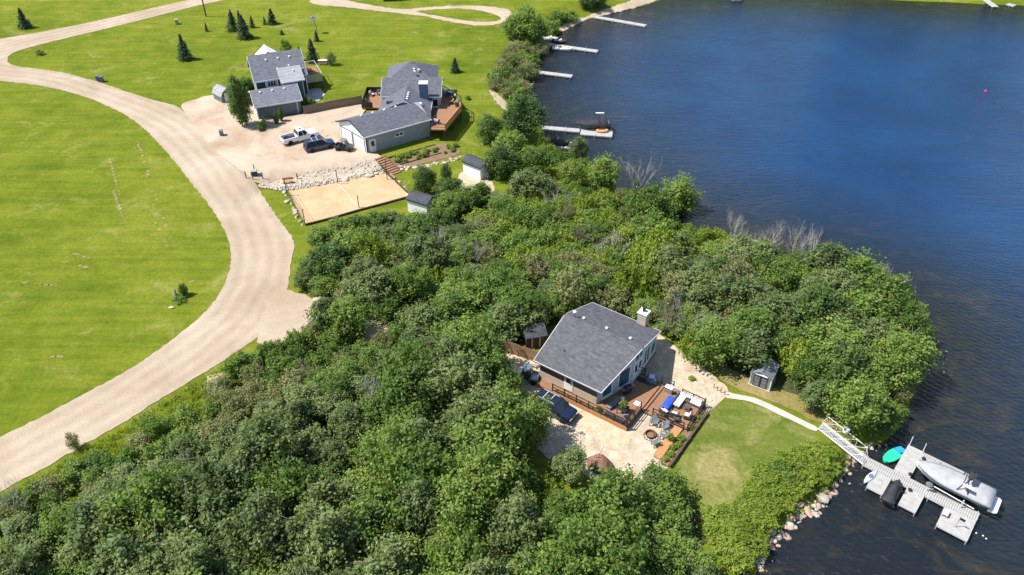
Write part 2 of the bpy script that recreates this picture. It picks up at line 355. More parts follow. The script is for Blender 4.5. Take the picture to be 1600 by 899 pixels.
# ------------------------------------------------------------------ water
def water_material():
    m, t, p, v = new_mat('lake_water', 0.12, 0.5)
    p.inputs['IOR'].default_value = 1.33
    at = N(t, 'ShaderNodeAttribute', attribute_name='depth').outputs['Fac']
    nb = noise(t, v, 0.05, 4, 0.6, 0.5)
    weed = ramp(t, noise(t, mapv(t, v, (0.16,0.3,1), R(40)), 1.0, 6, 0.7, 1.2), [(0.5, (0.010,0.014,0.018)), (0.63, (0.026,0.024,0.017)), (0.76, (0.075,0.058,0.03))])
    deep_plus_sky = ramp(t, nb, [(0.3, (0.003,0.027,0.092)), (0.7, (0.006,0.047,0.140))])  # deep-water blue, with the sky's reflection put into the base colour
    c = mixc(t, at, weed, deep_plus_sky); t.links.new(c, p.inputs['Base Color'])
    w1 = N(t, 'ShaderNodeTexWave', bands_direction='Y'); t.links.new(mapv(t, v, (1,1,1), R(46)), w1.inputs[0])
    w1.inputs['Scale'].default_value = 0.42; w1.inputs['Distortion'].default_value = 6.0; w1.inputs['Detail'].default_value = 3; w1.inputs['Detail Scale'].default_value = 0.7; w1.inputs['Detail Roughness'].default_value = 0.65
    n1 = noise(t, mapv(t, v, (0.42,1.7,1), R(44)), 1.35, 5, 0.62, 0.3)
    n2 = noise(t, mapv(t, v, (0.35,0.8,1), R(36)), 0.35, 3, 0.5)
    a = N(t, 'ShaderNodeMath', operation='MULTIPLY_ADD'); t.links.new(w1.outputs['Fac'], a.inputs[0]); a.inputs[1].default_value = 0.12; t.links.new(n1, a.inputs[2])
    b = N(t, 'ShaderNodeMath', operation='MULTIPLY_ADD'); t.links.new(n2, b.inputs[0]); b.inputs[1].default_value = 0.6; t.links.new(a.outputs[0], b.inputs[2])
    bumpn(t, p, b.outputs[0], 0.8, 0.42)
    return m
water_material()
wx = axis(-20, 150, 3.0, 5000); wy = axis(0, 215, 3.0, 5000)
lake = struct(grid_mesh('lake', wx, wy, lambda x, y: np.full(x.shape, WATER_Z), MATS['lake_water']))
co = np.empty(len(lake.data.vertices)*3, np.float32); lake.data.vertices.foreach_get('co', co); co = co.reshape(-1, 3)
sdw = -lake_sd(co[:,0], co[:,1])
dep = np.clip((sdw-3)/24, 0, 1)*np.clip((co[:,1]-38)/34+np.clip(sdw-18,0,40)/60, 0, 1)  # shallows near shore, and a painted fade-in of sky reflection with distance
at = lake.data.attributes.new('depth', 'FLOAT', 'POINT'); at.data.foreach_set('value', dep.astype(np.float32))
# ------------------------------------------------------------------ sheets laid on the terrain
def in_poly(px, py, poly):
    ins = np.zeros(px.shape, bool); n = len(poly)
    for i in range(n):
        ax, ay = poly[i]; bx, by = poly[(i+1) % n]
        if ay == by: continue
        ins ^= ((ay > py) != (by > py)) & (px < (bx-ax)*(py-ay)/(by-ay)+ax)
    return ins
def chaikin(p, it=2):
    for _ in range(it):
        q = []
        for i in range(len(p)):
            a, b = p[i], p[(i+1) % len(p)]
            q += [(a[0]*.75+b[0]*.25, a[1]*.75+b[1]*.25), (a[0]*.25+b[0]*.75, a[1]*.25+b[1]*.75)]
        p = q
    return p
def sheet(name, poly, m, off, res=2.0, jit=0.12, smooth=2, px=True, seg=0.6):
    pts = [G(*p)[:2] for p in poly] if px else poly
    if smooth: pts = chaikin(pts, smooth)
    rs = random.Random(name); b = []
    for i in range(len(pts)):
        a, c = pts[i], pts[(i+1) % len(pts)]; d = math.hypot(c[0]-a[0], c[1]-a[1]); k = max(1, int(d/seg))
        for j in range(k):
            t = j/k; b.append((a[0]+(c[0]-a[0])*t+rs.uniform(-jit,jit), a[1]+(c[1]-a[1])*t+rs.uniform(-jit,jit)))
    P = np.array(b); gx, gy = np.meshgrid(np.arange(P[:,0].min(), P[:,0].max(), res), np.arange(P[:,1].min(), P[:,1].max(), res))
    gx = gx.ravel(); gy = gy.ravel(); k = in_poly(gx, gy, b)
    vs = [Vector(p) for p in b]+[Vector((x, y)) for x, y in zip(gx[k], gy[k])]
    n = len(b)
    vo, _, fo, *_ = delaunay_2d_cdt(vs, [], [list(range(n))], 1, 1e-4)
    z = height(np.array([v.x for v in vo]), np.array([v.y for v in vo]))+off
    me = bpy.data.meshes.new(name); me.from_pydata([(v.x, v.y, float(zz)) for v, zz in zip(vo, z)], [], [tuple(f) for f in fo])
    me.materials.append(m)
    o = bpy.data.objects.new(name, me); link(o); return struct(o)
ROAD = [(-120,745),(0,683),(60,655),(130,617),(190,586),(250,546),(300,508),(335,473),(355,440),(363,405),(358,375),(345,348),(325,318),(300,288),(275,255),(250,226),(225,201),(200,182),(170,167),(140,154),(100,142),(50,132),(0,127),(-90,120),(-140,95),(-90,72),(0,62),(60,51),(130,38),(200,22),(260,8),(300,-1),(340,-12),(420,-12),(352,0),(310,9),(260,22),(180,42),(100,61),(40,76),(16,85),(11,93),(14,100),(28,105),(60,108),(100,114),(150,127),(190,141),(225,153),(255,161),(280,166),(310,200),(340,240),(385,272),(402,290),(416,315),(440,350),(462,378),(456,400),(453,430),(446,468),(416,520),(356,560),(312,587),(262,617),(200,657),(130,697),(60,737),(0,769),(-120,835)]
road = sheet('road', ROAD, MATS['road_gravel'], 0.05, 0.7, 0.1, 2, seg=.4)
def across_attr(o, line):
    P = np.array([G(*p)[:2] for p in line]); co = np.empty(len(o.data.vertices)*3, np.float32); o.data.vertices.foreach_get('co', co); co = co.reshape(-1,3)
    d = np.full(len(co), 1e9)
    for a, b in zip(P[:-1], P[1:]):
        e_ = b-a; t = np.clip(((co[:,:2]-a)@e_)/(e_@e_), 0, 1); q = co[:,:2]-a-t[:,None]*e_; dd = np.hypot(q[:,0], q[:,1]); sg = np.sign(e_[0]*q[:,1]-e_[1]*q[:,0])
        d = np.where(dd < np.abs(d), dd*sg, d)
    at = o.data.attributes.new('across', 'FLOAT', 'POINT'); at.data.foreach_set('value', np.clip(d,-9,9).astype(np.float32))
across_attr(road, [(-120,792),(0,727),(60,696),(130,657),(200,618),(300,550),(370,495),(402,445),(410,405),(404,365),(380,318),(345,270),(305,225),(270,195),(230,174),(170,152),(100,128),(50,119),(0,114),(-60,100),(-20,85),(40,68),(130,48),(200,32),(260,15),(330,-6)])
sheet('parking_area', [(282,168),(286,162),(305,157),(322,151),(338,150),(360,150),(388,160),(412,188),(474,179),(520,171),(568,161),(572,178),(545,200),(531,219),(574,240),(596,244),(590,252),(540,262),(480,270),(432,282),(404,291),(385,274),(340,243),(310,204)], MATS['parking_gravel'], 0.17, 1.5, 0.1, 1)
sheet('rock_bed', [(398,290),(432,279),(480,268),(540,260),(592,249),(603,264),(560,275),(500,285),(450,294),(412,296)], MATS['yard_gravel'], 0.15, 0.8, 0.1, 1)
sheet('sand_court', [(477,351),(447,291),(500,283),(560,275),(598,267),(620,286),(642,307),(560,329)], MATS['court_sand'], 0.05, 2.0, 0.03, 0)
sheet('driveway', [(392,540),(425,448),(452,452),(480,463),(520,480),(600,500),(700,525),(760,545),(740,590),(650,580),(600,562),(520,548),(450,540)], MATS['road_gravel'], 0.056, 1.5, 0.25, 2)
sheet('gravel_yard', [(690,560),(715,532),(760,538),(800,546),(838,566),(930,520),(1020,515),(1052,540),(1085,566),(1118,590),(1142,612),(1130,626),(1104,646),(1075,690),(1047,732),(1005,762),(960,770),(900,735),(840,710),(800,650),(760,622),(715,595)], MATS['yard_gravel'], 0.062, 1.5, 0.1, 1)
sheet('lawn', [(1110,640),(1130,628),(1160,628),(1200,640),(1262,668),(1285,690),(1240,712),(1190,765),(1150,805),(1122,806),(1085,775),(1048,736)], MATS['yard_grass'], 0.045, 1.5, 0.12, 1)
sheet('dry_bank', [(1090,560),(1110,580),(1145,606),(1180,618),(1230,636),(1278,662),(1325,680),(1335,665),(1270,625),(1215,610),(1170,592),(1120,565)], MATS['dry_grass'], 0.055, 1.5, 0.12, 1)
sheet('garden_path', [(1136,612),(1150,617),(1172,620),(1195,629),(1225,643),(1255,658),(1280,670),(1274,676),(1250,664),(1220,650),(1190,636),(1168,627),(1148,625),(1132,622)], MATS['path_stone'], 0.075, 1.5, 0.04, 1)
sheet('flagstone_walk', [(868,624),(905,640),(945,660),(972,676),(988,682),(978,700),(955,706),(942,694),(920,672),(890,652),(862,634)], MATS['flagstone'], 0.08, 1.0, 0.06, 1)
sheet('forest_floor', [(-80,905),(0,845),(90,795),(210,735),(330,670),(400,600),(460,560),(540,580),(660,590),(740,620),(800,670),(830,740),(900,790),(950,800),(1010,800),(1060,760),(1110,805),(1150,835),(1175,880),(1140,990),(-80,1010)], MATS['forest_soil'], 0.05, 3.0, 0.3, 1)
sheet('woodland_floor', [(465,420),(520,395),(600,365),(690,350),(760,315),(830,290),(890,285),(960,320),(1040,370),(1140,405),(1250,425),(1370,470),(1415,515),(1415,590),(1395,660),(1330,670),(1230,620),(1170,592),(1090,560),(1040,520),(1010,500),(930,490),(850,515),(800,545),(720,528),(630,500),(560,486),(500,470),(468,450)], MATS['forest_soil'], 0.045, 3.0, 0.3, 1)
sheet('shed_apron', [(715,275),(724,268),(768,280),(775,300),(760,306),(735,300),(720,290)], MATS['yard_gravel'], 0.05, 1.0, 0.08, 1)
sheet('beach', [(872,47),(880,38),(905,30),(935,20),(960,10),(1000,-2),(1030,-4),(1022,4),(980,17),(940,26),(915,31),(895,44),(884,52)], MATS['beach_sand'], 0.05, 2.0, 0.2, 1)
sheet('shore_scar', [(762,143),(770,140),(786,155),(796,166),(794,174),(782,168)], MATS['beach_sand'], 0.05, 1.0, 0.2, 1)
sheet('dirt_patch', [(322,592),(335,583),(356,584),(368,596),(358,610),(338,616),(322,608)], MATS['beach_sand'], 0.045, 1.0, 0.25, 1)
sheet('track', [(480,0),(520,-4),(575,8),(630,16),(660,12),(720,9),(765,10),(800,16),(797,30),(775,40),(745,41),(700,34),(660,25),(600,19),(545,12),(490,8)], MATS['road_gravel'], 0.04, 2.0, 0.2, 1)
sheet('track_island', [(645,18),(690,14),(730,14),(765,20),(786,28),(775,34),(745,35),(705,29),(665,22)], MATS['grass'], 0.06, 2.0, 0.2, 1)
# dry turned-over strips in the field
rs = random.Random(5)
def scar(px, py, ang, n, l):
    x, y, _ = G(px, py); pts = []
    for k in range(n):
        cx = x+math.cos(ang)*k*l; cy = y+math.sin(ang)*k*l; r = rs.uniform(.1, .32)
        if rs.random() < .3: continue
        poly = [(cx+rs.uniform(.6,1.4)*r*1.8*math.cos(a)*math.cos(ang)-rs.uniform(.5,1.2)*r*math.sin(a)*math.sin(ang), cy+rs.uniform(.6,1.4)*r*1.8*math.cos(a)*math.sin(ang)+rs.uniform(.5,1.2)*r*math.sin(a)*math.cos(ang)) for a in [2*math.pi*i/9 for i in range(9)]]
        pts.append(poly)
    return pts
mb = MB()
for a in [(172,250,R(-62),16,1.0),(215,222,R(-62),26,1.05),(178,300,R(-60),9,1.0),(40,442,R(-8),7,.7),(95,408,R(-20),6,.8),(120,398,R(-25),7,.7),(148,392,R(-10),4,.7),(240,345,R(-55),4,.9),(84,558,R(0),2,.6),(300,440,R(20),2,.6)]:
    for poly in scar(*a):
        n = len(poly); mb.add([(x, y, hz(x, y)+.035) for x, y in poly], [tuple(range(n))])
o = mb.build('bare_soil_patches', MATS['dry_grass']); o['kind'] = 'structure'
# ------------------------------------------------------------------ vegetation prototypes (meshes shared by copies)
def leaf_cloud(name, centers, radii, per, size, m, up=0.6, vals=None, flat=1.0):
    """small folded leaf-cluster faces spread round clump centres"""
    C0 = np.asarray(centers, float)
    ax = C0-C0.mean(0)*np.array([1,1,0.55]); ax /= np.linalg.norm(ax, axis=1)[:,None]+1e-6
    ax += RNG.normal(size=ax.shape)*0.45+np.array([0,0,0.35]); ax /= np.linalg.norm(ax, axis=1)[:,None]
    cen = np.repeat(C0, per, 0); rad = np.repeat(np.asarray(radii, float), per); axr = np.repeat(ax, per, 0)
    n = len(cen)
    d = RNG.normal(size=(n,3))*0.56; tt = np.clip(RNG.normal(size=n)*0.95, -1.5, 2.1)
    d *= np.clip(1.05-0.38*tt, 0.25, 1.5)[:,None]
    off = d+axr*(tt*0.72)[:,None]
    pos = cen+off*rad[:,None]*np.array([1,1,flat])
    d = off/(np.linalg.norm(off, axis=1)[:,None]+1e-6)
    nor = d*0.55+np.array([0,0,up])+RNG.normal(size=(n,3))*0.6; nor /= np.linalg.norm(nor, axis=1)[:,None]
    a = np.cross(nor, RNG.normal(size=(n,3))); a /= np.linalg.norm(a, axis=1)[:,None]; b = np.cross(nor, a)
    s = size*RNG.uniform(0.65, 1.35, n)[:,None]
    v = np.stack([pos-a*s*0.62, pos-b*s*0.42+nor*s*0.12, pos+a*s*0.62, pos+b*s*0.42+nor*s*0.12], 1).reshape(-1,3)
    q = np.arange(n*4).reshape(n,4)
    me = np_mesh(name, v, q); me.materials.append(m)
    cv = np.repeat(RNG.uniform(0.25,0.75,len(centers)) if vals is None else vals, per)
    lv = np.repeat(np.clip(cv+RNG.normal(size=n)*0.14, 0.02, 0.98), 4)
    at = me.attributes.new('lv', 'FLOAT', 'POINT'); at.data.foreach_set('value', lv.astype(np.float32))
    return me
def limbs_mesh(name, H, Rr, nl, m, base=0.12, z0=0.15, lean=0.0, seed=0):
    rs = random.Random(seed); mb = MB()
    top = Vector((lean*H*.1, rs.uniform(-.1,.1), H*.85))
    mb.tube([(0,0,-0.3),(top.x*.25+rs.uniform(-.06,.06), .03, H*.25), (top.x*.6, rs.uniform(-.1,.1), H*.55), top], base, 6, r1=0.02)
    for k in range(nl):
        h = H*(z0+0.6*k/nl+rs.uniform(0,.1)); a = rs.uniform(0, 6.28); l = Rr*rs.uniform(.6,.95)
        p = Vector((top.x*h/H, 0, h)); e = p+Vector((math.cos(a)*l, math.sin(a)*l, l*rs.uniform(.5,1.0)))
        mid = (p+e)/2+Vector((0,0,-.1*l))
        mb.tube([p, mid, e], base*.45, 5, r1=0.012)
        mb.tube([mid, mid+Vector((math.cos(a+.9)*l*.4, math.sin(a+.9)*l*.4, l*.4))], base*.25, 4, r1=.01)
    return mb.mesh(name, m, True)
def crown_centers(H, Rr, zlo, n, seed, shape=1.0, rc=(.5,.85)):
    rs = np.random.default_rng(seed); cs = []; rd = []
    lob = rs.uniform(0.72, 1.15, 7); ph = rs.uniform(0, 6.28)
    zc = (H*0.96+zlo)/2; hz_ = (H*0.96-zlo)/2
    while len(cs) < n:
        p = rs.uniform(-1, 1, 3); q = np.linalg.norm(p)
        if q > 1 or q < 0.42: continue
        th = math.atan2(p[1], p[0])+ph; k = lob[int(th/(2*math.pi)*7) % 7]
        w_ = Rr*k*(1-0.25*max(p[2],0)**2*shape)
        c = np.array([p[0]*w_, p[1]*w_, zc+p[2]*hz_*rs.uniform(.88,1.06)]); r_ = rs.uniform(*rc)
        c[2] = max(c[2], r_*.4)
        cs.append(c); rd.append(r_)
    return np.array(cs), np.array(rd)
PROTO = {}
def proto(key, crown, trunk, H, Rr): PROTO.setdefault(key, []).append((crown, trunk, H, Rr))
for i in range(4):      # loose greyish aspens
    cs, rd = crown_centers(7.0, 2.2, 1.5, 74, 10+i, 1.2, (.25,.75))
    proto('aspen', leaf_cloud('aspen_crown', cs, rd, 120, 0.2, MATS['leaf_aspen']), limbs_mesh('aspen_trunk', 7.0, 1.7, 9, MATS['bark'], .11, .3, seed=i), 7.0, 2.2)
for i in range(4):      # broad green trees
    cs, rd = crown_centers(6.0, 2.4, 0.8, 58, 30+i, 0.7, (.3,.95))
    proto('green', leaf_cloud('green_crown', cs, rd, 130, 0.22, MATS['leaf_green']), limbs_mesh('green_trunk', 6.0, 1.9, 8, MATS['bark'], .13, .2, seed=20+i), 6.0, 2.4)
for i in range(2):
    cs, rd = crown_centers(6.0, 2.5, 0.7, 44, 50+i, 0.5, (.6,1.0))
    proto('dark', leaf_cloud('dark_crown', cs, rd, 200, 0.21, MATS['leaf_dark']), limbs_mesh('dark_trunk', 6.0, 1.9, 8, MATS['bark'], .15, .2, seed=40+i), 6.0, 2.5)
for i in range(3):      # low shrubs
    cs, rd = crown_centers(2.4, 1.6, 0.1, 34, 70+i, 0.4, (.3,.55))
    proto('shrub', leaf_cloud('shrub_foliage', cs, rd, 120, 0.17, MATS['leaf_green']), limbs_mesh('shrub_stem', 2.2, 1.2, 6, MATS['bark'], .05, .05, seed=60+i), 2.4, 1.6)
for i in range(2):
    cs, rd = crown_centers(2.0, 1.6, 0.05, 36, 80+i, 0.3, (.3,.5))
    proto('lime', leaf_cloud('lime_foliage', cs, rd, 130, 0.16, MATS['leaf_lime']), limbs_mesh('lime_stem', 1.8, 1.2, 6, MATS['bark'], .045, .05, seed=70+i), 2.0, 1.6)
for i in range(2):
    cs, rd = crown_centers(3.0, 1.7, 0.3, 30, 90+i, 0.6, (.35,.6))
    proto('olive', leaf_cloud('olive_foliage', cs, rd, 85, 0.17, MATS['leaf_olive']), limbs_mesh('olive_stem', 3.2, 1.5, 14, MATS['dead_brown'], .06, .1, seed=80+i), 3.0, 1.7)
# narrow upright poplar
cs, rd = crown_centers(9.0, 1.7, 0.4, 110, 99, 0.9, (.45,.7))
proto('poplar', leaf_cloud('poplar_crown', cs, rd, 110, 0.21, MATS['leaf_dark']), limbs_mesh('poplar_trunk', 9.0, 1.2, 12, MATS['bark'], .16, .05, seed=99), 9.0, 1.7)
def spruce(seed, H=5.0, Rr=1.35, gaps=0.0):
    rs = np.random.default_rng(seed); cs = []; rd = []; z = 0.25; 
    while z < H*0.97:
        k = Rr*(1-z/H)**0.85; nb = max(3, int(7*k/Rr+4)); a0 = rs.uniform(0, 6.28)
        for j in range(nb):
            if rs.random() < gaps+.1: continue
            a = a0+6.28*j/nb; l = k*rs.uniform(.62,1.22)
            for s in np.arange(0.25, 1.01, 0.25):
                cs.append((math.cos(a)*l*s, math.sin(a)*l*s, z+0.06*H*rs.uniform(-.5,.7)-0.25*l*s)); rd.append(0.1+0.16*(k/Rr)*(1.15-s*.6))
        z += H*0.068
    cs.append((0,0,H)); rd.append(.08)
    me = leaf_cloud('spruce_needles', np.array(cs), np.array(rd), 12, 0.17, MATS['needle'], up=.15)
    mb = MB().tube([(0,0,-.2),(0,0,H*.95)], .09, 6, r1=.01)
    proto('spruce', me, mb.mesh('spruce_trunk', MATS['bark'], True), H, Rr)
for i in range(3): spruce(200+i)
spruce(210, 5.0, 1.5, 0.35)
def dead_mesh(seed, H=4.0, spread=1.0, m='dead_wood', n0=5):
    rs = random.Random(seed); mb = MB()
    def br(p, d, l, r, dep):
        q = p+d*l*.5+Vector((rs.uniform(-1,1), rs.uniform(-1,1), 0))*l*.06; e = q+(d+Vector((rs.uniform(-.25,.25), rs.uniform(-.25,.25), .12))).normalized()*l*.5
        mb.tube([p, q, e], r, 4 if dep < 2 else 3, False, r1=r*.45)
        if dep >= 4: return
        for _ in range(3 if dep < 3 else 2):
            nd = (d+Vector((rs.uniform(-.9,.9), rs.uniform(-.9,.9), rs.uniform(-.1,.7)))*.85).normalized()
            br(p+(e-p)*rs.uniform(.45,1.0), nd, l*rs.uniform(.5,.72), r*.52, dep+1)
    for k in range(n0):
        a = 6.28*k/n0+rs.uniform(-.4,.4); d = Vector((math.cos(a)*.5*spread, math.sin(a)*.5*spread, 1)).normalized()
        br(Vector((0,0,-.2)), d, H*.55, .075, 0)
    return mb.mesh('bare_branches', MATS[m], False)
DEAD = [dead_mesh(1, 4.5, .8), dead_mesh(2, 3.5, 1.6), dead_mesh(3, 5.0, .5, 'dead_wood', 3), dead_mesh(4, 3.0, 1.3, 'dead_brown', 6)]
def plant(key, name, label, cat, x, y, H, Rr, group=None, part_crown='crown', part_trunk='trunk', rs=random, z=None, lean=0.0):
    crown, trunk, h0, r0 = rs.choice(PROTO[key])
    t = thing(name, label, cat, (x, y, (hz(x, y) if z is None else z)), rs.uniform(0, 6.28), group)
    sx = Rr/r0
    for nm, me in ((part_trunk, trunk), (part_crown, crown)):
        o = bpy.data.objects.new(nm, me); link(o, t); o.scale = (sx, sx, H/h0)
        if lean: o.rotation_euler = (0, lean, 0)
    return t
def dead_tree(i, px, py, s, label, name='dead_tree', cat='dead tree', group='bare dead trees in the wood', dz=2.0):
    x, y, z = G(px, py, dz)
    o = bpy.data.objects.new(name, DEAD[i]); link(o); o.location = (x, y, z); o.scale = (s*1.15, s*1.15, s*1.45); o.rotation_euler = (0,0,px*1.7)
    return tag(o, label, cat, group)
def scatter(poly, zmid, spacing, seed, maxn=400, tries=9000):
    rs = random.Random(seed); P = np.array(poly, float); lo = P.min(0); hi = P.max(0); out = []
    n = 0
    X = np.array([rs.uniform(lo[0], hi[0]) for _ in range(tries)]); Y = np.array([rs.uniform(lo[1], hi[1]) for _ in range(tries)])
    k = in_poly(X, Y, poly)
    for px, py in zip(X[k], Y[k]):
        zm = zmid(px, py) if callable(zmid) else zmid
        x, y = ray(px, py, zm); sp = spacing(px, py) if callable(spacing) else spacing
        if all((x-a)**2+(y-b)**2 > sp*sp for a, b, *_ in out):
            out.append((x, y, px, py))
            if len(out) >= maxn: break
    return out
# ------------------------------------------------------------------ foreground wood
FG = [(-40,815),(60,764),(190,698),(285,650),(338,606),(378,566),(424,538),(478,514),(520,498),(556,512),(575,530),(600,518),(640,512),(700,514),(738,540),(762,575),(792,625),(818,665),(812,740),(840,800),(872,800),(890,765),(950,790),(1000,778),(1050,775),(1080,800),(1105,850),(1150,890),(1150,985),(-60,985)]
def fg_h(px, py):      # lower growth along the road side
    d = (px*0.5+py-775)/(1.12)          # pixels below the line of the road edge
    return 1.6 if d < 60 else (2.6 if d < 120 else 4.2)
def fg_where(px, py):
    if py > 830: return 'along the bottom edge of the foreground wood', 'along the bottom edge'
    if px < 330: return 'in the left half of the foreground wood near the road', 'near the road'
    if py < 590: return 'at the upper edge of the foreground wood over the cottage driveway', 'over the driveway'
    if px > 660: return 'in the foreground wood next to the gravel yard', 'next to the gravel yard'
    return 'in the middle of the foreground wood', 'in the middle'
rs = random.Random(11); cnt = {}
for x, y, px, py in scatter(FG, fg_h, lambda a, b: 1.75 if fg_h(a,b) < 2 else 2.35, 3):
    zm = fg_h(px, py)
    if hz(x, y) < -0.2: continue
    if zm < 2: H = rs.uniform(1.8, 3.0); Rr = rs.uniform(1.2, 1.7)
    elif zm < 3: H = rs.uniform(3.4, 4.8); Rr = rs.uniform(1.5, 2.0)
    else:
        tall = rs.random() < .5; H = rs.uniform(6.8, 8.8) if tall else rs.uniform(4.0, 5.6); Rr = rs.uniform(2.2, 2.9) if tall else rs.uniform(1.7, 2.2)
    if px > 990: H = min(H, rs.uniform(3.2, 4.6)); Rr = rs.uniform(1.9, 2.4)
    where, grp = fg_where(px, py)
    if px > 880 and H > 3.4:
        plant('green', 'leafy_tree', 'fresh green bushy tree between the gravel yard and the lake shore in the foreground', 'tree', x, y, H, Rr, 'green trees below the gravel yard', rs=rs)
    elif H < 3.2:
        plant('shrub' if rs.random() < .6 else 'olive', 'roadside_bush', 'low leafy bush on the grass verge between gravel road and foreground wood', 'bush', x, y, H, Rr, 'bushes along the road verge', 'foliage', 'stem', rs=rs)
    elif rs.random() < (0.8 if px < 500 else 0.42):
        plant('aspen', 'aspen_tree', 'grey-green leafy tree '+where, 'tree', x, y, H, Rr, 'grey-green trees '+grp, rs=rs)
    else:
        plant('green', 'leafy_tree', 'fresh green leafy tree '+where, 'tree', x, y, H, Rr, 'fresh green trees '+grp, rs=rs)
# ------------------------------------------------------------------ wood on the point
MID = [(466,402),(520,380),(580,362),(640,362),(700,355),(745,330),(775,300),(830,285),(880,285),(930,300),(985,335),(1060,378),(1100,385),(1150,392),(1210,390),(1280,400),(1340,422),(1380,460),(1402,492),(1410,540),(1400,600),(1375,640),(1335,644),(1270,610),(1232,570),(1225,545),(1160,545),(1120,555),(1070,535),(1045,490),(1000,462),(930,458),(885,470),(850,482),(790,505),(715,512),(640,485),(585,478),(510,455),(475,440)]
def mid_zone(px, py):
    if 790 < px < 1010 and 300 < py < 440: return 'low'
    if px > 1160: return 'tall'
    if px < 640: return 'mix'
    return 'mix2'
def mid_where(px, py):
    if px < 600: return 'just right of the gravel road bend', 'by the road bend'
    if px < 800 and py < 420: return 'between half hidden white shed and driveway', 'below the white sheds'
    if px < 860: return 'behind the board fence left of the cottage roof', 'behind the board fence'
    if py > 440: return 'close behind the cottage roof and chimney', 'behind the cottage'
    return 'between the cottage thicket and the bay of the lake', 'by the bay'
rs = random.Random(21)
ZM = {'low': 1.3, 'tall': 2.8, 'mix': 2.3, 'mix2': 2.4}; SP = {'low': 1.75, 'tall': 2.35, 'mix': 2.2, 'mix2': 2.25}
for x, y, px, py in scatter(MID, lambda a, b: ZM[mid_zone(a,b)], lambda a, b: SP[mid_zone(a,b)], 8):
    zn = mid_zone(px, py); q = rs.random()
    if hz(x, y) < -0.75: continue
    if zn == 'low':
        key = 'lime' if q < .3 else ('olive' if q < .5 else 'shrub')
        plant(key, 'woodland_shrub', 'yellow-green shrub in the low thicket behind the cottage', 'shrub', x, y, rs.uniform(1.9,3.1), rs.uniform(1.4,2.0), 'shrubs of the thicket behind the cottage', 'foliage', 'stem', rs=rs)
    elif zn == 'tall':
        H = rs.uniform(5.0,6.4) if q < .5 else rs.uniform(2.6,4.0); q = rs.random()
        plant('green' if q < .55 else ('aspen' if q < .75 else ('dark' if q < .87 else ('lime' if H < 4.5 else 'aspen'))), 'shore_tree', 'green leafy tree in the wood on the point between plastic shed and lake', 'tree', x, y, H, (rs.uniform(2.3,3.0) if H > 4.5 else rs.uniform(1.6,2.1)), 'trees on the point', rs=rs)
    else:
        H = rs.uniform(4.4,5.8) if q < .34 else rs.uniform(1.9,3.2); q = rs.random()
        key = 'green' if q < .48 else ('aspen' if q < .66 else ('dark' if q < .74 else ('lime' if q < .84 else 'olive')))
        plant(key, 'woodland_tree', ('small tree in the wood '+mid_where(px,py)[0]), 'tree', x, y, H, (rs.uniform(2.1,2.8) if H > 4 else rs.uniform(1.5,2.0)), 'trees '+mid_where(px,py)[1], rs=rs)
# hedge of bright shrubs along the cottage shore
rs = random.Random(31)
for x, y, px, py in scatter([(1140,850),(1118,818),(1155,803),(1188,765),(1228,728),(1280,698),(1302,708),(1285,730),(1247,752),(1217,775),(1190,798),(1178,832),(1155,875)], 0.6, .95, 5):
    plant('lime' if rs.random() < .92 else 'shrub', 'hedge_shrub', 'bright green shrub in the hedge between lawn and rocky shore', 'shrub', x, y, rs.uniform(1.0,1.45), rs.uniform(1.25,1.65), 'hedge shrubs along the cottage shore', 'foliage', 'stem', rs=rs)
SH = [ray(a, b, WATER_Z) for a, b in [(862,232),(885,255),(930,272),(962,300),(1010,345),(1060,358),(1100,372),(1160,392),(1230,408),(1300,425),(1380,458),(1430,488),(1455,520),(1448,560),(1432,615),(1415,655),(1392,686)]]
for (ax, ay), (bx, by) in zip(SH[:-1], SH[1:]):
    L = math.hypot(bx-ax, by-ay); nx, ny = (by-ay)/L, -(bx-ax)/L
    for k in range(max(1, int(L/1.55))):
        f = (k+rs.uniform(.2,.8))/max(1, int(L/1.55)); o_ = rs.uniform(1.0,2.0); x = ax+(bx-ax)*f; y = ay+(by-ay)*f
        sgn = 1 if lake_sd(np.array([x+nx]), np.array([y+ny]))[0] > 0 else -1; x += nx*o_*sgn; y += ny*o_*sgn
        plant(rs.choice(['shrub','shrub','lime','olive']), 'shore_shrub', 'low shrub overhanging the water along the edge of the point', 'shrub', x, y, rs.uniform(1.2,2.4), rs.uniform(1.0,1.6), 'shrubs along the edge of the point', 'foliage', 'stem', rs=rs)
# bushes along the bank north of the jetty
for x, y, px, py in scatter([(770,135),(790,100),(800,75),(830,70),(850,62),(845,82),(832,95),(820,120),(815,150),(805,165),(790,150)], 0.9, 1.9, 6):
    plant(rs.choice(['shrub','olive','olive','shrub']), 'bank_bush', 'low olive-green bush on the lake bank north of the big dark tree', 'bush', x, y, rs.uniform(1.3,2.4), rs.uniform(1.4,2.0), 'bushes on the northern lake bank', 'foliage', 'stem', rs=rs)
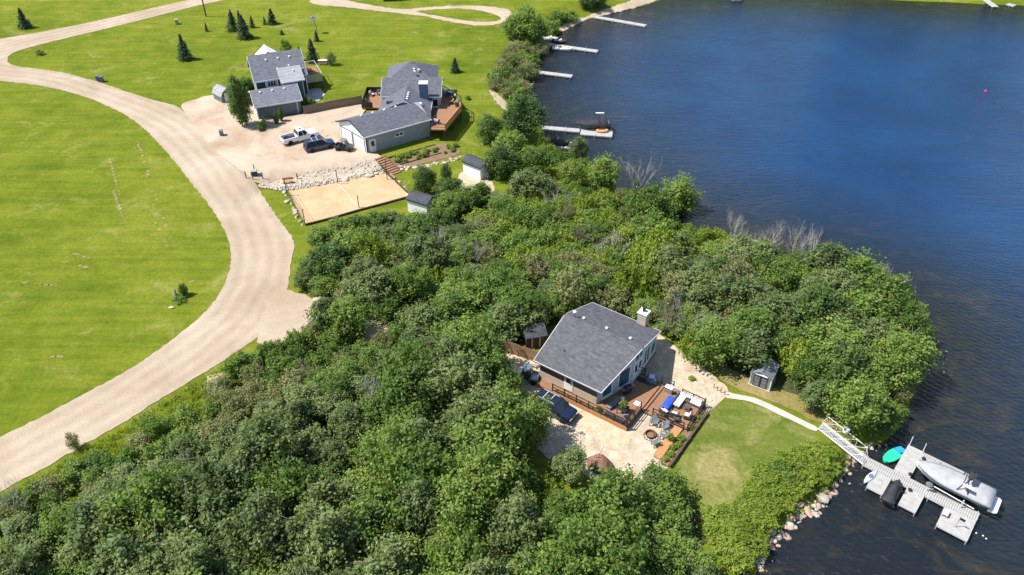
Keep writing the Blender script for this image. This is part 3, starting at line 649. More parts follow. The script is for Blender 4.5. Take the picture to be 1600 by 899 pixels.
# single trees that stand out
def single(key, px, py, zm, H, Rr, name, label, cat='tree', group=None, **k):
    x, y, z = G(px, py, zm); return plant(key, name, label, cat, x, y, H, Rr, group, rs=random.Random(int(px*7+py)), **k)
single('dark', 818, 186, 3.0, 6.8, 3.2, 'shore_elm', 'large dark round tree at the shore end of the long white jetty')
single('dark', 764, 202, 2.2, 4.6, 1.9, 'garden_tree', 'dark upright tree on the lawn left of the large round shore tree')
single('dark', 782, 255, 2.2, 4.8, 2.4, 'garden_tree', 'dark leafy tree just right of the detached white shed')
single('green', 800, 232, 2.2, 4.6, 2.4, 'garden_tree', 'green tree directly below the large dark shore tree')
single('green', 838, 258, 2.0, 4.4, 2.2, 'shore_tree', 'green tree on the shore below the boat lift with the covered small boat')
single('aspen', 902, 243, 2.2, 5.2, 1.5, 'shore_willow', 'pale pointed tree at the water edge below the black covered boat')
single('green', 893, 272, 2.0, 4.2, 1.9, 'shore_tree', 'rounded light green tree left of its twin at the bay shore')
single('green', 940, 275, 2.4, 5.0, 2.4, 'shore_tree', 'rounded light green tree left of the bare white shore tree')
single('green', 1012, 325, 2.8, 6.0, 2.8, 'shore_tree', 'big rounded tree right of the bare white shore tree, left of a pair')
single('green', 1062, 312, 3.0, 6.4, 2.7, 'shore_tree', 'big rounded tree against the water, right of a pair')
single('poplar', 372, 165, 3.8, 8.6, 1.45, 'poplar_tree', 'tall narrow dark poplar standing beside the green garage')
single('dark', 663, 286, 2.2, 4.8, 1.5, 'garden_tree', 'dark upright young tree on the lawn behind the white shed by the sand court')
single('dark', 697, 272, 1.3, 2.9, .85, 'garden_tree', 'small narrow tree on the lawn right of the larger upright young tree')
single('dark', 700, 298, 1.6, 3.4, 1.9, 'garden_tree', 'dark leafy tree between the two white sheds')
single('green', 822, 40, 3.2, 6.8, 3.4, 'shore_tree', 'big dark green tree cluster beside the track at the northern shore')
single('green', 806, 45, 2.4, 5.0, 2.4, 'shore_tree', 'left half of the green tree cluster beside the looping track')
single('green', 838, 50, 2.2, 4.6, 2.4, 'shore_tree', 'right half of the green tree cluster above the small boats')
single('shrub', 872, 27, 1.2, 2.2, 2.0, 'beach_bush', 'rounded bush at the head of the sandy beach', 'bush')
single('shrub', 888, 26, 1.0, 2.0, 2.2, 'beach_bush', 'wide low bush beside the sandy beach', 'bush')
single('shrub', 857, 42, 1.0, 2.0, 2.2, 'beach_bush', 'low bush just above the northern docks', 'bush')
single('dark', 919, 4, 1.4, 3.0, 1.8, 'beach_tree', 'dark tree at the top edge of the photograph above the beach, left')
single('dark', 934, 2, 1.4, 3.2, 1.9, 'beach_tree', 'dark tree at the top edge of the photograph above the beach, right')
for k, (px, py, H, lb) in enumerate([(286,76,5.0,'tall lone spruce standing in the middle of the upper meadow'),(362,34,4.4,'narrow spruce at the left end of the meadow spruce group'),(374,30,3.4,'spruce half hidden at the back of the meadow spruce group'),(380,44,4.8,'largest spruce at the front of the meadow spruce group'),(393,35,2.6,'small spruce right of the largest one in the meadow group'),(413,33,1.7,'squat little spruce beside a slender one, right of the meadow group'),(424,27,3.3,'slender spruce at the right end of the meadow spruce group'),(322,43,1.9,'tiny spruce below the utility pole'),(440,51,1.0,'tiniest sapling spruce in the meadow below the right spruces'),(711,103,2.8,'lone blue-green spruce on the lawn near the grey house'),(468,85,2.8,'small dark spruce behind the ridge of the green house'),(494,57,2.4,'thin young spruce below the birdhouse pole'),(35,30,4.2,'leaning spruce beyond the upper road at top left')]):
    single('spruce', px, py, H*.45, H, max(.5,H*(.29+.07*math.sin(k*2.3))), 'spruce_tree', lb, 'spruce')
single('spruce', 487, 80, 2.2, 4.6, 1.35, 'pine_tree', 'olive pine with bare lower trunk right of the green house roof', 'pine')
single('shrub', 446, 76, .9, 2.6, 1.2, 'garden_bush', 'grey-green bush behind the ridge of the green house', 'bush', part_crown='foliage', part_trunk='stem')
single('olive', 516, 92, 1.3, 2.4, .9, 'young_tree', 'thin grey leaved young tree on the lawn right of the green house')
single('shrub', 483, 162, .9, 1.9, 1.2, 'garden_bush', 'pale green bush at the corner of green garage and board fence', 'bush', part_crown='foliage', part_trunk='stem')
single('shrub', 407, 200, .5, 1.3, .7, 'garden_bush', 'small round bush at the edge of the poplar shadow', 'bush', part_crown='foliage', part_trunk='stem')
single('poplar', 432, 186, 1.0, 2.2, .4, 'columnar_shrub', 'narrow upright sapling in front of the green garage, left of two', 'sapling')
single('poplar', 439, 181, 1.1, 2.4, .38, 'columnar_shrub', 'narrow upright sapling in front of the green garage, right of two', 'sapling')
single('olive', 413, 192, .9, 1.8, .4, 'columnar_shrub', 'thin brownish sapling beside the corner of the green garage', 'sapling')
single('shrub', 378, 132, .9, 2.0, 1.6, 'garden_bush', 'dark bush behind the poplar beside the green house', 'bush', part_crown='foliage', part_trunk='stem')
single('shrub', 386, 130, .9, 1.6, 1.3, 'garden_bush', 'dark bush close to the left wall of the green house', 'bush', part_crown='foliage', part_trunk='stem')
single('shrub', 731, 153, .3, .7, .5, 'lawn_bush', 'tiny dark bush alone on the lawn beside the grey house deck', 'bush', part_crown='foliage', part_trunk='stem')
single('olive', 114, 692, .8, 2.0, .6, 'sapling_tree', 'spindly dark sapling at the road edge above the foreground wood', 'sapling')
single('shrub', 286, 452, .9, 1.7, .55, 'field_shrub', 'small leafy sapling on the stump island in the field', 'sapling', part_crown='foliage', part_trunk='stem')
single('shrub', 280, 466, .2, .6, .9, 'field_shrub', 'low weeds at the foot of the stump in the field', 'bush', part_crown='foliage', part_trunk='stem')
single('olive', 60, 82, .5, 1.0, .8, 'corner_shrub', 'low scrub on the grass wedge inside the road bend', 'bush', part_crown='foliage', part_trunk='stem')
single('green', 832, 660, 2.6, 5.4, 1.9, 'yard_tree', 'leafy tree hiding the rear of the dark blue car by the cottage')
single('green', 790, 612, 2.6, 5.0, 1.7, 'yard_tree', 'leafy tree between the cottage yard cart and the foreground wood')
single('aspen', 890, 730, 1.8, 4.0, 1.5, 'yard_tree', 'light tree left of the brown tarpaulin pile on the gravel')
single('green', 958, 768, 1.0, 2.2, 1.3, 'yard_tree', 'small tree right below the brown tarpaulin pile')
single('lime', 850, 770, .9, 2.2, 1.6, 'yard_shrub', 'bright yellow-green shrub in the gap of the foreground wood', 'shrub')
single('lime', 870, 800, .9, 2.2, 1.8, 'yard_shrub', 'bright yellow-green shrub below another in the gap of the foreground wood', 'shrub')
single('green', 1032, 765, 1.8, 3.8, 2.3, 'yard_tree', 'dense dark green tree at the foot of the planter wall')
for px, py, H, Rr, key, lb in [(655,352,3.2,1.8,'green','tree in front of the half hidden white shed, left one'),(684,345,3.4,1.9,'green','tree in front of the half hidden white shed, right one'),(612,346,3.0,1.6,'aspen','small tree over the near timber edge of the sand court'),(585,350,3.4,1.8,'green','second tree from the right along the near court edge'),(556,356,3.2,1.8,'green','third tree from the right along the near court edge'),(528,362,3.4,1.9,'green','fourth tree from the right along the near court edge'),(498,372,3.0,1.7,'green','tree at the near left corner of the sand court'),(700,322,3.6,2.0,'green','tree below the dark tree between the two white sheds'),(728,312,3.2,1.9,'green','tree below the gravel apron of the detached white shed'),(752,300,2.6,1.6,'shrub','shrub right below the detached white shed'),(508,496,5.0,2.0,'aspen','tree over the driveway mouth, nearest the road'),(540,500,5.4,2.2,'green','tree over the driveway, second from the road'),(662,508,5.0,2.1,'aspen','tree over the driveway, fifth from the road'),(800,508,3.6,1.7,'green','tree beside the dark-roofed hut'),(752,520,3.8,1.8,'green','tree at the left end of the brown board fence'),(872,478,3.6,1.7,'green','tree behind the left roof corner of the cottage'),(832,490,3.4,1.6,'dark','dark tree behind the dark-roofed hut')]:
    single(key, px, py, H*.5, H, Rr, 'woodland_tree', lb)
for i, px, py, s, lb in [(0,997,292,1.05,'bare white tree rising above the shore at the bay'),(1,868,318,1.0,'bare pale branches spreading over the low thicket'),(2,1148,378,.9,'thin bare tree at the top of the wood near the water'),(0,1180,402,.95,'bare pale tree in the wood left of two near the water'),(2,1205,385,.8,'bare twig crown at the water edge above the point wood'),(0,1240,390,.9,'bare pale tree at the centre of the point wood'),(2,1258,415,1.0,'tall bare pale tree right of centre in the point wood'),(1,1380,445,.9,'bare reddish branches leaning over the lake at the tip'),(1,1070,490,1.0,'tangle of bare branches behind the cottage chimney'),(3,1040,500,1.0,'brown leafless bush directly right of the cottage chimney'),(3,905,370,1.0,'brown leafless bush in the thicket left of centre'),(1,600,395,.8,'bare branches in the wood below the sand court'),(3,545,415,.9,'grey leafless bush in the wood near the road'),(0,1140,440,.9,'bare pale tree above the plastic shed'),(3,835,420,.9,'brown leafless bush in the wood above the cottage roof'),(3,805,115,.9,'grey leafless bush among the northern bank bushes'),(1,520,625,.8,'bare forked branches in the foreground wood'),(2,590,640,.9,'slim bare tree in the middle of the foreground wood'),(0,265,775,.8,'bare twiggy tree in the lower left of the foreground wood'),(2,295,735,.7,'bare stems near the left edge of the foreground wood'),(3,640,600,1.1,'dark leafless bush in a gap of the foreground wood'),(2,775,690,.8,'bare thin tree at the right edge of the foreground wood'),(2,20,800,.8,'bare stems at the far lower left near the road'),(1,955,395,.9,'bare grey branches in the low thicket above the cottage roof'),(3,880,335,.9,'leafless brown bush beside the pale spreading branches'),(1,1110,420,.8,'bare branches above the bend of the point shore'),(3,1000,430,.9,'brown leafless bush behind the far roof corner'),(0,740,400,.75,'bare tree in the wood below the white sheds'),(2,690,390,.8,'slim bare tree left of another in the wood below the white sheds'),(3,1165,470,1.0,'brown leafless bush among the point trees above the shed'),(1,700,560,.7,'bare branches at the upper edge of the foreground wood'),(3,470,590,.9,'leafless bush in the foreground wood near the road bend')]:
    dead_tree(i, px, py, s, lb)
# tall grass along the verge and under the bushes
def tufts(name, poly, n, lab, hgt=(.25,.6), m='blade', width=.05, per=7, seed=1):
    rs = np.random.default_rng(seed); P = np.array(poly, float); lo = P.min(0); hi = P.max(0)
    X = rs.uniform(lo[0], hi[0], n*3); Y = rs.uniform(lo[1], hi[1], n*3); k = in_poly(X, Y, poly); X = X[k][:n]; Y = Y[k][:n]
    xy = np.array([ray(a, b, 0) for a, b in zip(X, Y)]); z = height(xy[:,0], xy[:,1])
    p = np.repeat(np.c_[xy, z], per, 0); m_ = len(p)
    p[:,:2] += rs.normal(size=(m_,2))*.16; a = rs.uniform(0, 6.28, m_); h = rs.uniform(*hgt, m_); ln = rs.uniform(.1,.5,m_)*h; b = rs.uniform(0, 6.28, m_)
    d = np.c_[np.cos(a), np.sin(a), np.zeros(m_)]*width; tip = np.c_[np.cos(b)*ln, np.sin(b)*ln, h]
    v = np.stack([p-d, p+d, p+tip*.98+d*.4, p+tip], 1).reshape(-1,3)
    me = np_mesh(name, v, np.arange(m_*4).reshape(-1,4)); me.materials.append(MATS[m])
    at = me.attributes.new('lv', 'FLOAT', 'POINT'); at.data.foreach_set('value', np.repeat(rs.uniform(.1,.9,m_),4).astype(np.float32))
    o = bpy.data.objects.new(name, me); link(o); return tag(o, lab, 'grass', kind='stuff')
tufts('verge_grass', [(-20,790),(60,745),(200,665),(320,590),(380,555),(400,580),(330,640),(200,730),(60,800),(-20,850)], 1800, 'long unmown grass on the verge below the gravel road')
tufts('shore_grass', [(1230,760),(1300,715),(1325,700),(1330,720),(1290,760),(1230,790),(1200,830),(1190,820)], 900, 'long grass between the hedge and the shore rocks', seed=3)
# ------------------------------------------------------------------ cottage
CO = Vector((2.29, 61.96, 0.0)); CA = R(-35.5)
def cw(x, y, z=0.0):
    return (CO.x+x*math.cos(CA)-y*math.sin(CA), CO.y+x*math.sin(CA)+y*math.cos(CA), z)
def cthing(name, label, cat, x, y, z=0.0, rz=0.0, group=None): return thing(name, label, cat, cw(x,y,z), CA+rz, group)
M = MATS
def window(parent, axis_, at, a0, a1, z0, z1, out, glass='glass', frame='white_trim', mull=1, fw=0.09, name='window'):
    """window set in a wall: axis_ 'x' = wall runs along x at y=at; out = +1/-1 outward side"""
    d0, d1 = sorted((at-out*0.03, at+out*0.06)); mb = MB()
    def bar(p, q, r, s):
        mb.box(p, q, d0, d1, r, s) if axis_ == 'x' else mb.box(d0, d1, p, q, r, s)
    bar(a0, a1, z1-fw, z1); bar(a0, a1, z0, z0+fw); bar(a0, a0+fw, z0+fw, z1-fw); bar(a1-fw, a1, z0+fw, z1-fw)
    for k in range(1, mull):
        c = a0+(a1-a0)*k/mull; bar(c-fw*.4, c+fw*.4, z0+fw, z1-fw)
    wo = mb.build(name, M[frame], parent)
    g0, g1 = sorted((at+out*0.005, at+out*0.025)); 
    e = 0.002
    p = MB(); (p.box(a0+fw-e, a1-fw+e, g0, g1, z0+fw-e, z1-fw+e) if axis_ == 'x' else p.box(g0, g1, a0+fw-e, a1-fw+e, z0+fw-e, z1-fw+e))
    p.build('pane', M[glass], wo)
    s0, s1 = sorted((at+out*0.06, at+out*0.14)); q = MB()
    (q.box(a0-.05, a1+.05, s0, s1, z0-.05, z0) if axis_ == 'x' else q.box(s0, s1, a0-.05, a1+.05, z0-.05, z0)); q.build('sill', M[frame], wo)
    return wo
def door(parent, axis_, at, a0, a1, z0, z1, out, m='white_paint', glass=True, hs=0.85):
    d0, d1 = sorted((at-out*0.02, at+out*0.05)); mb = MB()
    (mb.box(a0, a1, d0, d1, z0, z1) if axis_ == 'x' else mb.box(d0, d1, a0, a1, z0, z1)); do = mb.build('door', M[m], parent, bevel=.01)
    if glass:
        g0, g1 = sorted((at+out*0.045, at+out*0.06)); w_ = a1-a0; mb = MB(); zz = z0+(z1-z0)*.5
        (mb.box(a0+w_*.2, a1-w_*.2, g0, g1, zz, z1-.18) if axis_ == 'x' else mb.box(g0, g1, a0+w_*.2, a1-w_*.2, zz, z1-.18)); mb.build('pane', M['glass'], do)
    c = a0+(a1-a0)*hs; h0, h1 = sorted((at+out*0.05, at+out*0.1)); mb = MB()
    (mb.box(c-.04, c+.04, h0, h1, z0+.95, z0+1.1) if axis_ == 'x' else mb.box(h0, h1, c-.04, c+.04, z0+.95, z0+1.1)); mb.build('handle', M['black_metal'], do)
    f0, f1 = sorted((at-out*0.02, at+out*0.035)); mb = MB()
    def bar(p, q, r, s): mb.box(p, q, f0, f1, r, s) if axis_ == 'x' else mb.box(f0, f1, p, q, r, s)
    bar(a0-.1, a0-.002, z0, z1+.1); bar(a1+.002, a1+.1, z0, z1+.1); bar(a0-.002, a1+.002, z1+.002, z1+.1); mb.build('frame', M['white_trim'], do)
    return do
def roof_vent(parent, x, y, z, s=0.3, m='white_paint'):
    MB().at((x, y, z)).box(-s/2, s/2, -s/2, s/2, -.2, .14, .03).box(-s*.62, s*.62, -s*.62, s*.62, .14, .2, .04).build('roof_vent', M[m], parent)
def stack(parent, x, y, z, h=.5, r=.05, m='black_metal', name='vent_pipe'):
    MB().tube([(x,y,z-.2),(x,y,z+h)], r, 8).build(name, M[m], parent)
t = cthing('cottage', 'cottage with grey shingle roof and taupe walls beside the wooden deck', 'house', 0, 0)
EZ, RZ = 3.0, 5.3
zr = lambda y: EZ+(RZ-EZ)*(y/6 if y <= 6 else (12-y)/6)
X0, X1, Y0, Y1 = .55, 7.55, .42, 11.35
FP = [(X0,Y0),(X1,Y0),(9.0,5.3),(9.0,6.0),(9.0,7.3),(8.62,Y1),(X0,Y1),(X0,6.0)]
n = len(FP); wl = MB().add([(x,y,0) for x,y in FP]+[(x,y,zr(y)-.15) for x,y in FP], [(i,(i+1)%n,n+(i+1)%n,n+i) for i in range(n)])
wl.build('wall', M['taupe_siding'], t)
MB().box(X0-.03, X1, Y0-.03, Y0-.001, 0, 1.5).box(X0-.03, X0-.001, Y0, Y1, 0, 1.5).box(X0-.03,8.6,Y1+.001,Y1+.03,0,1.3).build('sunlit_wall_band', M['beige_siding'], t)  # sunlit wall below the eave shadow line, painted as a brighter beige band
SEG = [((X1,Y0),(9.0,5.3)),((9.0,5.3),(9.0,7.3)),((9.0,7.3),(8.62,Y1))]
fac = MB()
for (ax,ay),(bx,by) in SEG:
    a_ = math.atan2(by-ay,bx-ax); ox,oy = math.sin(a_),-math.cos(a_); k_ = [(0,.004),(1,.004),(1,.03),(0,.03)]
    pts = [(ax+(bx-ax)*s_+ox*o_, ay+(by-ay)*s_+oy*o_) for s_,o_ in k_]
    if by > 6 > ay: m_ = 1
    fac.add([(x,y,.55) for x,y in pts]+[(x,y,zr(min(max(y,0),12))-.16) for x,y in pts], [(3,2,1,0),(4,5,6,7),(0,1,5,4),(1,2,6,5),(2,3,7,6),(3,0,4,7)])
fac.build('gable_front', M['front_trim'], t)
rf = MB().slab([(0,0,EZ),(8.2,0,EZ),(9.5,6,RZ),(0,6,RZ)], .1).slab([(0,6.0,RZ),(9.5,6.0,RZ),(8.75,12,EZ),(0,12,EZ)], .1)
roof = rf.build('roof', M['shingle_grey'], t)
MB().slab([(-.02,5.82,RZ-.03),(9.52,5.82,RZ-.03),(9.52,6,RZ+.045),(-.02,6,RZ+.045)], .03).slab([(-.02,6,RZ+.045),(9.52,6,RZ+.045),(9.52,6.18,RZ-.03),(-.02,6.18,RZ-.03)], .03).build('ridge_cap', M['shingle_grey'], roof)
fa = MB()
fa.slab([(-.03,-.05,EZ-.01),(8.22,-.05,EZ-.01),(8.22,-.002,EZ-.01),(-.03,-.002,EZ-.01)], .13)
fa.slab([(-.03,12.002,EZ-.01),(8.77,12.002,EZ-.01),(8.77,12.05,EZ-.01),(-.03,12.05,EZ-.01)], .2)
for pts in [[(-.045,-.05,EZ),(-.045,6,RZ),(-.003,6,RZ),(-.003,-.05,EZ)],[(-.045,6,RZ),(-.045,12.05,EZ),(-.003,12.05,EZ),(-.003,6,RZ)],[(8.203,-.05,EZ),(9.503,6,RZ),(9.55,6,RZ),(8.25,-.05,EZ)],[(9.503,6,RZ),(8.753,12.05,EZ),(8.8,12.05,EZ),(9.55,6,RZ)]]:
    fa.slab([(a,b,c-.012) for a,b,c in pts], .13)
fa.build('fascia', M['white_trim'], roof)
gt = MB().box(-.05, 8.25, -.12, -.055, EZ-.13, EZ-.03); gt.build('gutter', M['steel'], roof)
MB().tube([(8.1,-.1,EZ-.1),(7.5,.5,EZ-.5),(7.5,.58,.1)], .045, 6).build('downpipe', M['black_metal'], t)
for x in (1.9, 4.75, 7.6): roof_vent(t, x, 6.75, zr(6.75)+.0, .24)
stack(t, 1.0, 6.3, RZ, .55, .09, 'steel', 'flue'); MB().at((1.0,6.3,RZ+.5)).lathe([(.0,0),(.2,0),(.2,.1),(.05,.2),(0,.2)], 10).build('flue_cap', M['white_paint'], t)
stack(t, 2.35, 2.2, zr(2.2), .3, .05)
ch = MB().box(6.0, 7.05, 11.45, 12.4, 0, 4.7).build('chimney', M['beige_siding'], t, bevel=.02)
MB().box(5.92, 7.13, 11.37, 12.48, 4.701, 4.83, .05).build('cap', M['white_paint'], ch)
MB().tube([(6.5,11.9,4.83),(6.5,11.9,5.15)], .16, 10).tube([(6.5,11.9,5.15),(6.5,11.9,5.3)], .22, 10).build('flue', M['black_metal'], ch)
door(t, 'x', Y0-.03, 3.7, 4.6, .7, 2.72, -1)
def on_seg(o, k):
    (ax,ay),(bx,by) = SEG[k]; a_ = math.atan2(by-ay,bx-ax); o.location = (ax+math.sin(a_)*.03, ay-math.cos(a_)*.03, 0); o.rotation_euler = (0,0,a_)
for k, a0, a1, z1, mu in [(0,.6,2.1,2.72,1),(0,2.9,4.65,3.5,1),(2,.35,2.05,3.3,2),(2,2.3,3.8,2.75,1)]:
    on_seg(window(t, 'x', 0, a0, a1, .95, z1, -1, 'teal_glass', 'white_trim', mu, .14), k)
on_seg(window(t, 'x', 0, .1, 1.9, 3.25, 4.6, -1, 'teal_glass', 'white_trim', 2, .12), 1)
on_seg(door(t, 'x', 0, .12, .98, .64, 2.95, -1, hs=.9), 1); on_seg(door(t, 'x', 0, 1.02, 1.88, .64, 2.95, -1, hs=.1), 1)
# ------------------------------------------------------------------ deck
d = cthing('wooden_deck', 'two-level reddish wooden deck with black railing on the lake side of the cottage', 'deck', 0, 0)
def boards(name, x0, x1, y0, y1, z, along='y', w_=.14, par=d):
    mb = MB()
    if along == 'y':
        x = x0
        while x < x1-.02: mb.box(x, min(x+w_-.008, x1), y0, y1, z-.035, z); x += w_
    else:
        y = y0
        while y < y1-.02: mb.box(x0, x1, y, min(y+w_-.008, y1), z-.035, z); y += w_
    o = mb.build(name, M['deck_wood'], par); o['kind'] = 'stuff'; return o
boards('decking', .9, 7.50, -.6, .38, .6, 'y'); boards('decking', 7.504, 11.7, -.6, 7.2, .6, 'y')
boards('decking', 12.02, 16.8, 2.6, 7.0, .3, 'y')
MB().box(11.705, 12.016, 2.6, 7.0, .40, .45).build('step', M['deck_wood'], d)
MB().box(.9, 11.7, -.59, -.54, 0, .56).box(11.64,11.69,-.54,2.6,0,.56).box(11.64,11.69,2.6,7.0,.31,.56).box(12.02,16.8,2.605,2.65,0,.26).box(16.75,16.8,2.65,7,-.2,.26).build('joist_frame', M['timber_dark'], d)
mb = MB(); k = .9
while k < 11.7: mb = MB().box(k, min(k+.175, 11.72), -.63, -.594, .0, .56); mb.build('skirt_board', M['skirt_wood'], d); k += .18
k = -.6
while k < 2.5: MB().box(11.702, 11.735, k, min(k+.175, 2.6), 0, .56).build('skirt_board', M['timber_dark'], d); k += .18
def railing(pts, z, h=.95, step=1.5, par=d, rails=(0.93,0.52,0.12)):
    for (ax, ay), (bx, by) in zip(pts[:-1], pts[1:]):
        L = math.hypot(bx-ax, by-ay); n = max(1, round(L/step))
        for i in range(n+1):
            x = ax+(bx-ax)*i/n; y = ay+(by-ay)*i/n
            MB().box(x-.05, x+.05, y-.05, y+.05, z-.25, z+h+.05).build('railing_post', M['black_metal'], par)
        a = math.atan2(by-ay, bx-ax)
        for r in rails:
            MB().at((ax,ay,z), a).box(.05, L-.05, -.035, .035, r-.03, r+.03).build('rail', M['black_metal'], par)
railing([(2.8,-.56),(11.6,-.56)], .6); railing([(11.62,-.4),(11.62,2.5)], .6, step=1.45)
railing([(12.9,2.68),(16.3,2.68)], .3, step=1.7); railing([(16.7,2.75),(16.7,6.9)], .3, step=1.4); railing([(14.1,6.93),(16.6,6.93)], .3, step=1.25); railing([(11.6,7.1),(13.0,7.1)], .6, step=1.4); railing([(8.2,7.1),(9.6,7.1)], .6, step=1.4)
# planter wall, retaining wall and flower bed
pw = cthing('planter_wall', 'low wall with broad timber cap between fire pit and flower bed', 'wall', 15.85, .3)
MB().box(-.33,.33,-2.2,2.25,-.2,.42).build('wall', M['concrete'], pw)
for k in range(3): MB().box(-.42+.285*k, -.14+.285*k, -2.3, 2.28, .425, .475).build('cap_board', M['skirt_wood'], pw)
for k in range(4): MB().box(-.36,.36,-2.36,-2.205,-.15+.15*k,-.02+.15*k).build('block', M['rock_pink'], pw)
rw = cthing('retaining_wall', 'dark timber retaining wall along the edge of the lawn', 'wall', 17.3, 2.0)
for k in range(4): MB().box(-.12,.12,-4.35+.02*k,4.35-.02*k,-.3+.19*k,-.115+.19*k).build('timber', M['timber_dark'], rw)
for k in range(5): MB().box(.12,.2,-4.1+2*k,-3.98+2*k,-.3,.42).build('post', M['timber_dark'], rw)
sheet('flower_bed', [cw(16.22,-2.4)[:2], cw(17.18,-2.4)[:2], cw(17.18,6.3)[:2], cw(16.85,6.3)[:2], cw(16.85,2.6)[:2], cw(16.22,2.5)[:2]], M['bark_soil'], .3, 1.0, .0, 0, px=False)
cs, rd = crown_centers(.5,.42,.02,16,301,.3,(.16,.22)); HOSTA = leaf_cloud('hosta_leaves', cs, rd, 50, .15, M['leaf_lime'])
rs = random.Random(4)
for k, (x, y, s, lb) in enumerate([(16.6,-1.9,1.0,'nearest the low end'),(16.8,-1.1,1.15,'second from the low end'),(16.6,-.2,1.1,'third from the low end'),(16.9,.6,1.0,'beside a white rock at mid bed'),(16.7,1.4,1.2,'before the deck corner'),(17.0,3.4,.8,'beside the deck railing'),(17.0,5.0,.9,'at the upper end of the bed')]):
    o = bpy.data.objects.new('hosta_plant', HOSTA); link(o); o.location = cw(x,y,.28); o.scale = (s*.72,s*.72,s*.7); o.rotation_euler = (0,0,k)
    tag(o, 'pale leafy plant in the flower bed, '+lb, 'plant', 'plants in the flower bed')
# ------------------------------------------------------------------ furniture
def adirondack(x, y, rz, lb):
    t = cthing('adirondack_chair', lb, 'chair', x, y, .06, rz, 'chairs around the fire pit')
    g = M['grey_plastic']
    for k in range(5): MB().at((-.24+.1*k,.02,.33), 0, R(-8)).box(0,.085,-.28,.28,0,.025).build('seat_slat', g, t)
    for k in range(5): MB().at((-.27+.11*k,.25,.3), 0, R(-20)).box(0,.1,0,.03,0,.72-.05*abs(k-2)).build('back_slat', g, t)
    for s in (-1,1):
        MB().box(s*.36-.07,s*.36+.07,-.36,.36,.56,.59).build('armrest', g, t)
        MB().box(s*.34-.03,s*.34+.03,-.33,-.24,0,.56).build('leg', g, t); MB().at((s*.34,.3,0),0,R(12)).box(-.03,.03,-.05,.05,0,.56).build('leg', g, t)
    return t
adirondack(13.5,1.75,R(15),'grey slatted chair by the fire pit, nearest the deck steps')
adirondack(14.6,1.85,R(-25),'grey slatted chair by the fire pit, against the lower deck railing')
adirondack(15.1,.75,R(-70),'grey slatted chair by the fire pit, second from the planter wall end')
adirondack(14.95,-.55,R(-125),'grey slatted chair by the fire pit, farthest from the deck')
t = cthing('fire_pit', 'round rusty steel fire pit ringed with stones on the gravel', 'fire pit', 13.95, .25, .06)
MB().lathe([(.0,.02),(.42,.02),(.5,.34),(.56,.36),(.56,.32),(.52,.3),(.45,.06),(0,.05)], 20).build('bowl', M['rust'], t, smooth=False)
MB().lathe([(0,.07),(.4,.07),(.36,.16),(0,.2)], 12).build('ash', M['bark_soil'], t)
for k in range(14):
    a = 6.283*k/14; MB().at((.68*math.cos(a),.68*math.sin(a),0),a,sc_=(1,1,1)).box(-.1,.1,-.13,.13,0,.16,.03).build('stone', M['rock'], t, bevel=.03)
t = cthing('sectional_sofa', 'L-shaped dark wicker sofa with white cushions on the lower deck', 'sofa', 15.2, 6.2, .3)
MB().box(-1.25,1.25,-.02,.62,.05,.28).box(-1.25,-.48,-1.3,-.022,.05,.28).build('base', M['wicker'], t)
MB().box(-1.25,1.25,.5,.62,.282,.72).box(-1.37,-1.252,-1.3,.62,.05,.62).box(1.252,1.37,-.02,.62,.05,.55).build('back_frame', M['wicker'], t)
for k in range(3): MB().box(-.46+.57*k if k else -1.2, -.46+.57*(k+1)-.02 if k else -.48, 0.0, .48, .285, .44).build('seat_cushion', M['cushion'], t, bevel=.04)
MB().box(-1.2,-.48,-1.25,-.02,.285,.44).build('seat_cushion', M['cushion'], t, bevel=.04)
for k in range(4): MB().at((-1.2+.61*k,.36,.45),0,R(-12)).box(0,.58,0,.14,0,.34).build('back_cushion', M['cushion'], t, bevel=.04)
t = cthing('coffee_table', 'low dark coffee table in the corner of the white sofa', 'table', 15.35, 5.45, .3)
MB().box(-.35,.35,-.3,.3,.32,.37).build('table_top', M['wicker'], t)
for sx in (-1,1):
    for sy in (-1,1): MB().cbox(.3*sx,.25*sy,0,.05,.05,.32).build('leg', M['wicker'], t)
t = cthing('covered_lounger', 'lounge chair under a bright blue cover on the lower deck', 'lounger', 13.6, 4.75, .3)
b1 = MB(); b1.loft([[(-.42,y,0.04),(-.4,y,z),(-.3,y,z+.06),(.3,y,z+.05),(.4,y,z),(.42,y,.04)] for y,z in [(-.85,.52),(-.6,.56),(0,.5),(.5,.55),(.8,.62),(.95,.5)]]); b1.build('cover', M['blue_cover'], t, smooth=True)
MB().box(-.38,.38,-.8,.9,.02,.06).build('frame', M['black_metal'], t)
def patio_chair(x, y, rz, lb, cush='cushion'):
    t = cthing('patio_chair', lb, 'chair', x, y, .3, rz, 'cushioned chairs on the lower deck')
    MB().box(-.36,.36,-.34,.36,.12,.34).build('seat_frame', M['wicker'], t)
    MB().box(-.29,.29,-.32,.2,.342,.46).build('seat_cushion', M[cush], t, bevel=.04)
    MB().at((0,.22,.34),0,R(-12)).box(-.34,.34,0,.12,0,.5).build('backrest', M['wicker'], t); MB().at((0,.1,.46),0,R(-12)).box(-.27,.27,0,.1,0,.34).build('back_cushion', M[cush], t, bevel=.03)
    for s in (-1,1):
        MB().box(s*.4-.05,s*.4+.05,-.34,.34,.3,.58).build('armrest', M['wicker'], t)
        for q in (-1,1): MB().cbox(s*.32,q*.29,0,.06,.06,.12).build('leg', M['wicker'], t)
patio_chair(13.75,3.5,R(160),'white cushioned patio chair between blue cover and railing')
patio_chair(14.75,3.75,R(185),'dark wicker patio chair second from the blue cover, by the railing')
patio_chair(15.95,4.4,R(-80),'white cushioned patio chair by the right deck railing','cushion')
